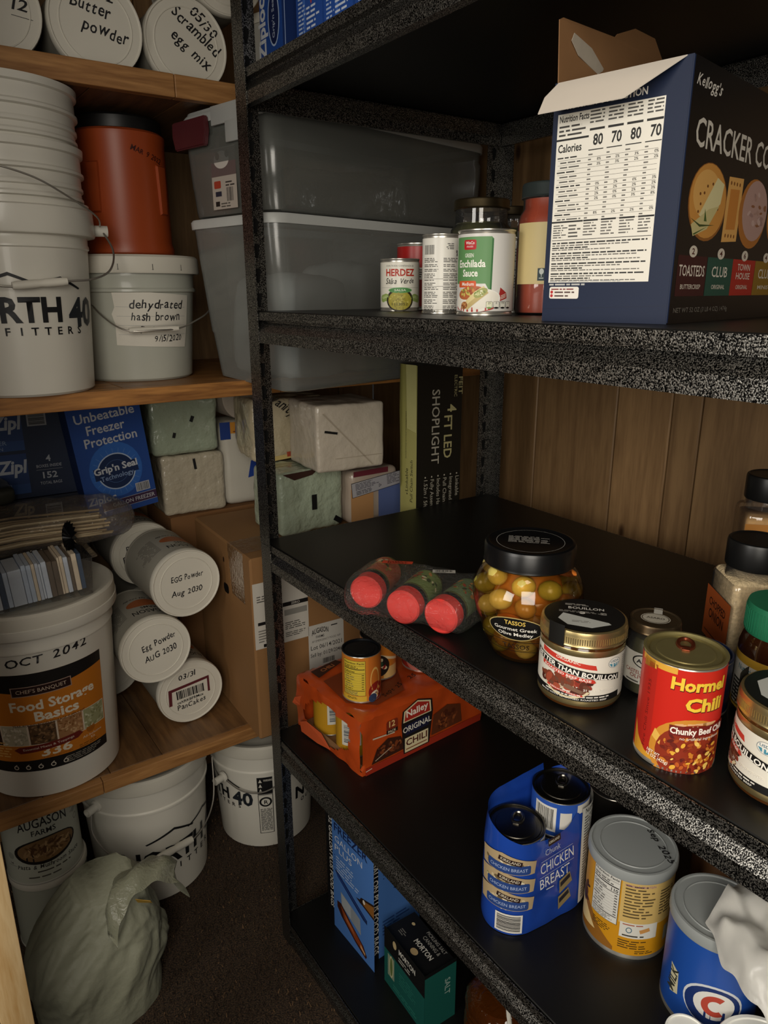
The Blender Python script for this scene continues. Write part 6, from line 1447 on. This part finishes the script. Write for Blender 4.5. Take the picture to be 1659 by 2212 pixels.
MINT = mat('a3ae98', .25, 0, .08, 14, bump=3.0, bscale=50, coat=.8); CREAM = mat('bdb39d', .25, 0, .06, 14, bump=3.0, bscale=50, coat=.8); PWHITE = mat('c4b9a8', .3, 0, .05, 12, bump=1.6, bscale=50, coat=.7)
def mk_(x, z, w_, h_, rot=0):
    return lambda D, sx, sz: D.rect(x*sx, z*sz, w_, h_, '100f10', 1, rot)
soft('napkin_pack', 'cream napkin pack, the lower one left of the rack post, on the back carton', 'napkin pack', .586, 1.675, W3+.411, .150, .12, .142, CREAM, 11, .0025, 30, -.06, .009, prints=mk_(.02, .84, .006, .026, .12), part='wrapped_napkins', group='wrapped napkin packs')
soft('napkin_pack', 'pale green napkin pack, the upper one left of the rack post', 'napkin pack', .572, 1.674, W3+.556, .158, .12, .130, MINT, 12, .003, 30, -.02, .010, part='wrapped_napkins', group='wrapped napkin packs', prints=[lambda D, sx, sz: D.rect(.10*sx, .62*sz, .008, .014, '141414', 1, -.4), lambda D, sx, sz: D.rect(-.18*sx, .36*sz, .007, .012, '141414', 1, -.3)])
def p_tp(D, sx, sz):
    D.rect(.0, sz*.93, sx*.96, sz*.13, 'c8882c', 1); D.rect(-.42*sx, sz*.90, sx*.22, sz*.2, '1c3a80', 1.4); D.text('12=12,000', .12*sx, sz*.915, sz*.045, '2a2438', 2, .02, w=sx*.62); D.fine(-.25*sx, sz*.90, .7*sx, .006, 1, '7a3a1c', 2)
    D.poly([(.10*sx, sz*.52), (.42*sx, sz*.60), (.45*sx, sz*.45), (.36*sx, sz*.36), (.02*sx, sz*.32)], '1f3f94', 1); D.ring(.42*sx, sz*.30, .012, .024, '20347c', 1.5, 24); D.ring(.42*sx, sz*.26, .020, .027, '6a2430', 1.2, 24, 1, PI, 2*PI)
soft('paper_towel_pack', 'white paper towel pack with an orange band and blue swoosh, beside the rack post', 'paper towels', .722, 1.67, W3+.411, .115, .11, .208, mat('c9c4b6', .35, 0, .03, 10, bump=.25, bscale=50, coat=.5), 14, .003, 20, -.1, .018, part='wrapped_rolls', prints=p_tp)
t = thing('paper_roll', 'loose paper roll lying on the paper towel pack, its dark core hole facing out', 'paper roll', (.715, 1.715, W3+.677), (PI/2, 0, 0))
bm = B(); lathe(bm, [(.017, .0), (.052, .0), (.054, .002), (.054, .110), (.052, .112), (.017, .112), (.017, 0)], 40); obj('paper', bm, mat('b5a99a', .7, 0, .06, 40, bump=.2, bscale=80), t)
bm = B(); lathe(bm, [(.0172, .002), (.0172, .1105), (.0155, .1105), (.0155, .02), (0, .02)], 24); obj('core', bm, mat('3a2c22', .8), t)
def p_van(D, sx, sz):
    D.hand('Vanity Fair', -.02*sx, sz*.74, .020, -.62, '17120f', 2, w=.115, seed=51, shear=.4); D.rect(.05*sx, sz*.07, sx*.85, .010, 'c8b070', 1, .08); D.rect(.02*sx, sz*.10, .030, .011, 'a8452c', 2, .08); D.rect(.25*sx, sz*.13, .034, .008, '4a6a9a', 2, .08); D.rect(.43*sx, sz*.15, .012, .009, '1a1a1e', 2.5, .08); D.rect(-.38*sx, sz*.6, .022, .018, '6a4a34', 1.2, .2)
soft('napkin_pack', 'cream napkin pack with black script across its top, beside the rack post', 'napkin pack', .752, 1.496, .9745, .178, .13, .138, mat('bfb294', .28, 0, .06, 14, bump=3.0, bscale=45, coat=.8), 15, .005, 24, -.10, .012, part='wrapped_napkins', group='wrapped napkin packs', prints=p_van)
def p_mint(D, sx, sz):
    D.rect(.02*sx, sz*.48, .013, .034, '0f0f10', 1)
def p_mint2(D, sx, sz): D.rect(.40*sx, sz*.12, .022, .012, '0f0f10', 1, -.6)
def p_mint3(D, sx, sz):
    D.poly([(-.46*sx, sz*.99), (-.28*sx, sz*.88), (.0*sx, sz*.92), (.10*sx, sz*1.0)], '3a221c', 1)
soft('napkin_pack', 'pale green napkin pack under the script-marked pack, right of the rack post', 'napkin pack', .735, 1.388, W3+.4115, .158, .125, .140, MINT, 16, .0035, 28, .04, .010, part='wrapped_napkins', group='wrapped napkin packs', prints=[p_mint, p_mint2, p_mint3])
def p_white(D, sx, sz): D.rect(-.30*sx, sz*.60, .030, .0048, '100f10', 1, -.2); D.poly([(-.42*sx, sz*.88), (.30*sx, sz*.05), (.32*sx, sz*.05), (-.40*sx, sz*.89)], 'a89c8a', .6); D.rect(.1*sx, sz*.2, .7*sx, .0012, 'a89c8a', .6)
soft('napkin_pack', 'off-white napkin pack with a short black dash, tight under the clear bin', 'napkin pack', .806, 1.335, .9755, .158, .15, .140, PWHITE, 17, .002, 24, -.10, .007, part='wrapped_napkins', group='wrapped napkin packs', prints=p_white)
def p_peach(D, sx, sz):
    D.rect(.30*sx, sz*.35, .5*sx, sz*.68, '5a6a9a', 1); D.rect(-.28*sx, sz*.35, .45*sx, sz*.68, 'b88a5a', 1); D.poly([(-.48*sx, sz*.52), (.5*sx, sz*.64), (.5*sx, sz*.90), (-.5*sx, sz*.80)], '2a2a30', 1.6); D.poly([(-.47*sx, sz*.53), (.5*sx, sz*.65), (.5*sx, sz*.89), (-.49*sx, sz*.79)], 'aaa8ac', 2)
    D.fine(-.42*sx, sz*.78, .5*sx, .016, 5, '4a4850', 3, 3, rot=.1); D.fine(.22*sx, sz*.86, .28*sx, .024, 7, '4a4850', 3, 4, rot=.1); D.fine(-.40*sx, sz*.64, .35*sx, .010, 3, '33323a', 3, 5, rot=.1); D.ring(.08*sx, sz*.68, .003, .005, '24242a', 3, 3); D.rect(-.1*sx, sz*.96, .7*sx, .012, '6a2a34', 1.5)
soft('wipes_pack', 'blue and peach wrapped pack with a fine-print panel, under the off-white pack', 'wipes', .893, 1.368, W3+.4115, .135, .11, .122, mat('b0a090', .3, 0, .06, 14, bump=.4, bscale=55, coat=.6), 18, .003, 18, .02, .015, part='wrapped_wipes', prints=p_peach)

def s_right(D):
    W, H = .112, 1.195
    D.rect(W/2, H/2, W, H, '15130d', 0)
    D.text('4', .076, 1.105, .022, 'b0a878', 2, .02, rot=-PI/2); D.text('FT LED', .068, 1.045, .020, 'b0a878', 2, .015, rot=-PI/2, w=.090)
    D.text('4FT LED', .070, 1.066, .021, 'b0a878', 2, .015, rot=-PI/2, w=.118) if False else None
    D.text('SHOPLIGHT', .037, 1.068, .019, 'a8a394', 2, .008, rot=-PI/2, w=.155)
    D.text('FEIT', .103, 1.150, .010, 'b0a878', 2, .01, rot=-PI/2, w=.036); D.text('ELECTRIC', .092, 1.150, .007, 'b0a878', 2, .0, rot=-PI/2, w=.044)
    for k, s_ in enumerate(('Linkable', 'Integrated LEDs', 'Pull Chain Switch', 'Includes Hardware', 'Fully Assembled', '1.52m / 5ft cord')):
        D.text(s_, .100-.0162*k, .958, .009, 'a8a394', 2, 0, rot=-PI/2, w=.0088*len(s_)*.62, al='L'); D.ell(.103-.0162*k, .964, .0018, .0018, 'a8a394', 2)
def s_left(D):
    W, H = .062, 1.195
    D.rect(W/2, H/2, W, H, 'b0ac68', 0); D.text('Linkable', .030, .955, .010, '2a2818', 2, .005, rot=PI/2, w=.05); D.text('Pull Chain Switch', .048, .955, .010, '2a2818', 2, .005, rot=PI/2, w=.09); D.ell(.027, .925, .002, .002, '2a2818', 2); D.fine(.02, 1.1, .004, .10, 30, '5a5838', 2, 3)
t = pbox('shoplight_box', 'tall narrow black and lime LED shop light carton on end behind the rack', 'box', .888, 1.153, 0, math.radians(-4), .112, .062, 1.195, '24221a', (('printed_front', s_right, 'right'), ('printed_end', s_left, 'left')), bev=.001)
bm = B()
for P in ([(-.001, .000, 1.06), (-.001, .002, 1.196), (-.018, .014, 1.198), (-.016, .012, 1.07)], [(-.0012, .061, .93), (-.0012, .061, 1.196), (-.010, .048, 1.197), (-.012, .046, 1.10), (-.007, .048, .95)]):
    f = bm.faces.new([bm.verts.new(p) for p in P]); r2 = bmesh.ops.extrude_face_region(bm, geom=[f]); bmesh.ops.translate(bm, verts=[q for q in r2['geom'] if isinstance(q, bmesh.types.BMVert)], vec=(.0005, .0012, 0))
obj('open_flap', bm, mat('a8a468', .7, 0, .1, 30), t, False)

# freezer bag boxes left
def nv_front(D):
    W, H = .345, .188
    D.rect(W/2, H/2, W, H, '16243f', 0)
    for k, yy in enumerate((.138, .048)):
        D.rect(.100, yy+.004, .200, .082, '1b386a', 1); D.rect(.100, yy-.028, .200, .020, '24467c', 1.5); D.text('Zipl', .196, yy+.006, .026, 'aeb4bc', 2, .035, w=.052, shear=.15, al='R'); D.text('FREEZER', .142, yy-.025, .0085, '8a9ab4', 2, .0, w=.052); D.text('GALLON', .140, yy-.036, .007, '8a9ab4', 2, .0, w=.040)
    D.bars(.228, .165, .030, .030, 2, 7, False, '9a9a9c', .1); D.text('4', .240, .072, .013, 'a9adb4', 2, .02); D.text('BOXES INSIDE', .240, .060, .006, 'a9adb4', 2, .005, w=.048); D.rect(.240, .055, .050, .0005, 'a9adb4', 2); D.text('152', .240, .037, .013, 'a9adb4', 2, .02, w=.028); D.text('TOTAL BAGS', .240, .024, .006, 'a9adb4', 2, .005, w=.042)
    D.it = [([(p+.042, q) for p, q in V], F, k, l) if l > 0 else (V, F, k, l) for V, F, k, l in D.it]
def nv_low(D):
    W, H = .345, .172
    D.rect(W/2, H/2, W, H, '131b2c', 0); D.text('Zip', .185, .140, .024, '9a8a6a', 2, .035, w=.04, shear=.15); D.bars(.243, .128, .028, .048, 2, 8, False, '9a9a9c', .08)
    D.it = [([(p+.042, q) for p, q in V], F, k, l) if l > 0 else (V, F, k, l) for V, F, k, l in D.it]
pbox('freezer_bag_box', 'upper navy multipack carton of freezer bags at the left, under the middle shelf', 'box', -.012, 1.615, W3+.5100, math.radians(-3), .335, .165, .188, '16243f', (('printed_front', nv_front, 'right'),))
pbox('freezer_bag_box', 'lower navy multipack carton of freezer bags, mostly hidden by the stick bag', 'box', -.017, 1.612, W3+.3365, math.radians(-3), .335, .165, .172, '131b2c', (('printed_front', nv_low, 'right'),))
def zp(D):
    W, H = .148, .245
    D.rect(W/2, H/2, W, H, '22468c', 0); D.ell(W*.5, H*.40, .055, .060, '2f62b0', .5); D.text('Unbeatable', W*.50, H*.855, .019, 'b9bcc0', 2, .015, w=.122); D.text('Freezer', W*.48, H*.745, .019, 'b9bcc0', 2, .015, w=.078); D.text('Protection', W*.52, H*.640, .019, 'b9bcc0', 2, .015, w=.108)
    D.ring(W*.50, H*.385, .0375, .040, 'a9b8cc', 2, 48); D.ell(W*.50, H*.385, .0375, .0375, '14284e', 1.5); D.ring(W*.5, H*.385, .0245, .025, '5a7ab0', 2, 40)
    for k in range(24): 
        a = 2*PI*k/24; D.rect(W*.5+.046*math.cos(a), H*.385+.046*math.sin(a), .010, .0008, '5a82bc', 1.2, a)
    D.rect(W*.5, H*.395, .092, .026, '14284e', 2.5, .03); D.text("Grip'n Seal", W*.50, H*.392, .0145, 'bfc3c8', 3, .03, w=.092, rot=.03); D.text('Technology', W*.50, H*.325, .0105, '8aa0c4', 3, .005, w=.070, rot=.03)
    D.bars(W*.82, H*.19, .026, .017, 2, 5, True, 'b5b6ba', .08); D.rect(W*.60, H*.090, W*.80, .019, '3a2440', 1.5); D.rect(W*.6, H*.130, W*.8, .0006, 'b9bcc0', 2); D.rect(W*.6, H*.052, W*.8, .0006, 'b9bcc0', 2); D.text('GALLON FREEZER', W*.66, H*.072, .0088, 'b9bcc0', 2, .005, w=.092); D.text('Ziploc', W*.22, H*.135, .016, 'b9bcc0', 3, .03, w=.06)
t = pbox('freezer_bag_box', 'blue freezer bag box leaning askew, yellow-free front with white circle ring', 'box', .326, 1.545, .874, 0, .142, .060, .242, '17326a', (('printed_front', zp, 'right'),))
t['label'] = 'blue freezer bag box leaning askew above the pile of lying cans'
t.rotation_euler = (math.radians(5), math.radians(-7), math.radians(2))

# on the food storage bucket
ZL = W3+.384
t = thing('packet_tray', 'clear tray of blue, white and brown striped packets on the Food Storage bucket lid', 'packets', (.115, 1.36, ZL+.0016))
rnd = random.Random(5); cols = ['cdd6e2', 'bcc8d8', '6a5e52', '8a7866', 'd6dde6', '46566c', 'c4ccd8', 'd8c8b0']
x = -.135
while x < .142:
    w_ = rnd.choice((.004, .006, .008, .009)) if not (.02 < x < .034) else .022
    bm = B(); h = .072+rnd.uniform(-.004, .003); y0 = -.040+rnd.uniform(-.002, .002)
    box(bm, x, x+w_-.0006, y0, .034, .003, h, .0008, seg=1, M=Matrix.Rotation(-.06, 4, 'Y'))
    obj('packet', bm, mat('c0c8d2' if w_ > .02 else rnd.choice(cols), .4, 0, .12, 60), t, False); x += w_
D = Decal(); D.rect(-.085, .028, .026, .040, '8a3028', 1); 
for k in range(5): D.rect(-.095+.0055*k, .028, .0016, .045, 'b9c0ca', 2)
D.text('SUGAR', -.085, .040, .006, 'c8b8a8', 2.5, .01, w=.024); D.build('red_seal', t, onplane((0, -.0432, 0), (1, 0, 0), (0, 0, 1)))
bm = B(); loft(bm, [(rrpts(-.142, .152, -.046, .042, .008), .001), (rrpts(-.147, .157, -.048, .044, .008), .070), (rrpts(-.154, .166, -.054, .05, .010), .072), (rrpts(-.154, .166, -.054, .05, .010), .0735)]); obj('clear_tray', bm, film('d0c8bc', .04, .06, .6, .3, 60, base=.0), t, angle=40)
t = thing('stick_bag', 'clear bag of pale wooden sticks lying behind the striped packet tray', 'bag', (.170, 1.456, ZL+.0755))
rnd = random.Random(9); S_ = []
for k in range(44):
    y = rnd.uniform(-.060, .072); z = .006+rnd.uniform(.0, .048)*(1-abs(y)/.1); c = mat(rnd.choice(('b09a78', 'c8b28c', '8f7a5c', 'd8c6a2')), .6, 0, .15, 30)
    bm = B(); a = rnd.uniform(-.07, .07); L = rnd.uniform(.30, .36)
    tube(bm, [(-L/2-.02, y-a*L/2, z+rnd.uniform(-.004, .004)), (0, y, z+.004), (L/2-.01, y+a*L/2, z*.8+.002)], .0021, 6); obj('wooden_stick', bm, c, t)
tt = pillow(.41, .155, .066, .025, .007, 14, 21, 12); obj('bag_film', tt, film('b0a08a', .12, .08, .6, 1.0, 60, base=.0), t, angle=70)
t = thing('black_rosette', 'small black pleated rosette of plastic standing on the striped packet tray', 'clip', (.243, 1.345, ZL+.0745), (0, 0, .25))
bm = B(); n = 18; ring_ = []
for k in range(2*n):
    a = 2*PI*k/(2*n); q = 1.0 if k % 2 else .80; ring_.append((q*.0145*math.cos(a), -.003 if k % 2 else .003, .033+q*.033*math.sin(a)))
c1 = bm.verts.new((0, -.008, .033)); c2 = bm.verts.new((0, .008, .033)); rv = [bm.verts.new(p) for p in ring_]
for k in range(2*n):
    bm.faces.new((c1, rv[k], rv[(k+1) % (2*n)])); bm.faces.new((c2, rv[(k+1) % (2*n)], rv[k]))
obj('pleats', bm, mat('101011', .2, 0, .05, coat=.6), t, False)
soft('folded_bag', 'dark olive folded plastic bag lying on the stick bag at the left frame edge', 'bag', .085, 1.535, ZL+.144, .20, .10, .034, mat('2e2f28', .4, 0, .15, 20, bump=.3, bscale=60), 23, .006, 16, .1, .012, part='folded_film')

# --------------------------------------------------------------- freezer bag boxes on the top steel shelf
def up_left(n):
    def f(D):
        W, H = .070, .20
        D.rect(W/2, H/2, W, H, '1d4590', 0)
        if n == 0:
            D.text('Ziploc', .017, .055, .022, 'c9ccd0', 2, .035, rot=PI/2, w=.080); D.ell(.044, .062, .018, .036, 'a9bcd8', 1.2); D.ell(.044, .062, .0155, .0335, '14204a', 1.6); D.text("Grip'n Seal", .046, .062, .007, 'a9b4c8', 2, .01, rot=PI/2, w=.05); D.rect(.03, .118, .04, .012, '14161c', 1.5); D.text('GALLON', .03, .114, .008, 'c8b888', 2, .01, w=.032)
        else:
            D.rect(.012+.01*n, .1, .006, .2, '3a62ac', 1); D.fine(.006, .085, .02, .08, 16, '9fb0cc', 1.5, n); D.ell(.040, .080, .004, .03, 'a83a34', 2, .05); D.ell(.054, .080, .004, .028, '8a9a54', 2, .05); D.fine(.028, .05, .035, .035, 6, 'b9c2d2', 2, n+3)
    return f
def up_right(n):
    def f(D):
        D.rect(.06, .10, .12, .2, '122a5e' if n == 0 else '1d4590', 0); D.rect(.004, .1, .0012, .2, '8a9cc0', 1)
        if n == 3: D.ell(.012, .050, .009, .010, 'c9ccd0', 1); D.ell(.030, .062, .014, .012, 'c9ccd0', 1); D.rect(.045, .08, .02, .018, 'b03a34', 1)
        elif n: D.fine(.01, .09, .04, .07, 10, '9fb0cc', 1, n)
    return f
for n, (y, lb) in enumerate(((1.054, 'leftmost blue freezer bag box on the top steel shelf'), (.942, 'second blue freezer bag box from the left on the top steel shelf'), (.868, 'third blue freezer bag box from the left on the top steel shelf'), (.792, 'fourth blue freezer bag box on the top steel shelf, white dots and red patch'))):
    pbox('freezer_bag_box', lb, 'box', .563, y, S0, 0, .13, .070, .20, '1d4590', (('printed_face', up_left(n), 'left'), ('printed_end', up_right(n), 'right')), group='freezer bag boxes on the top steel shelf')
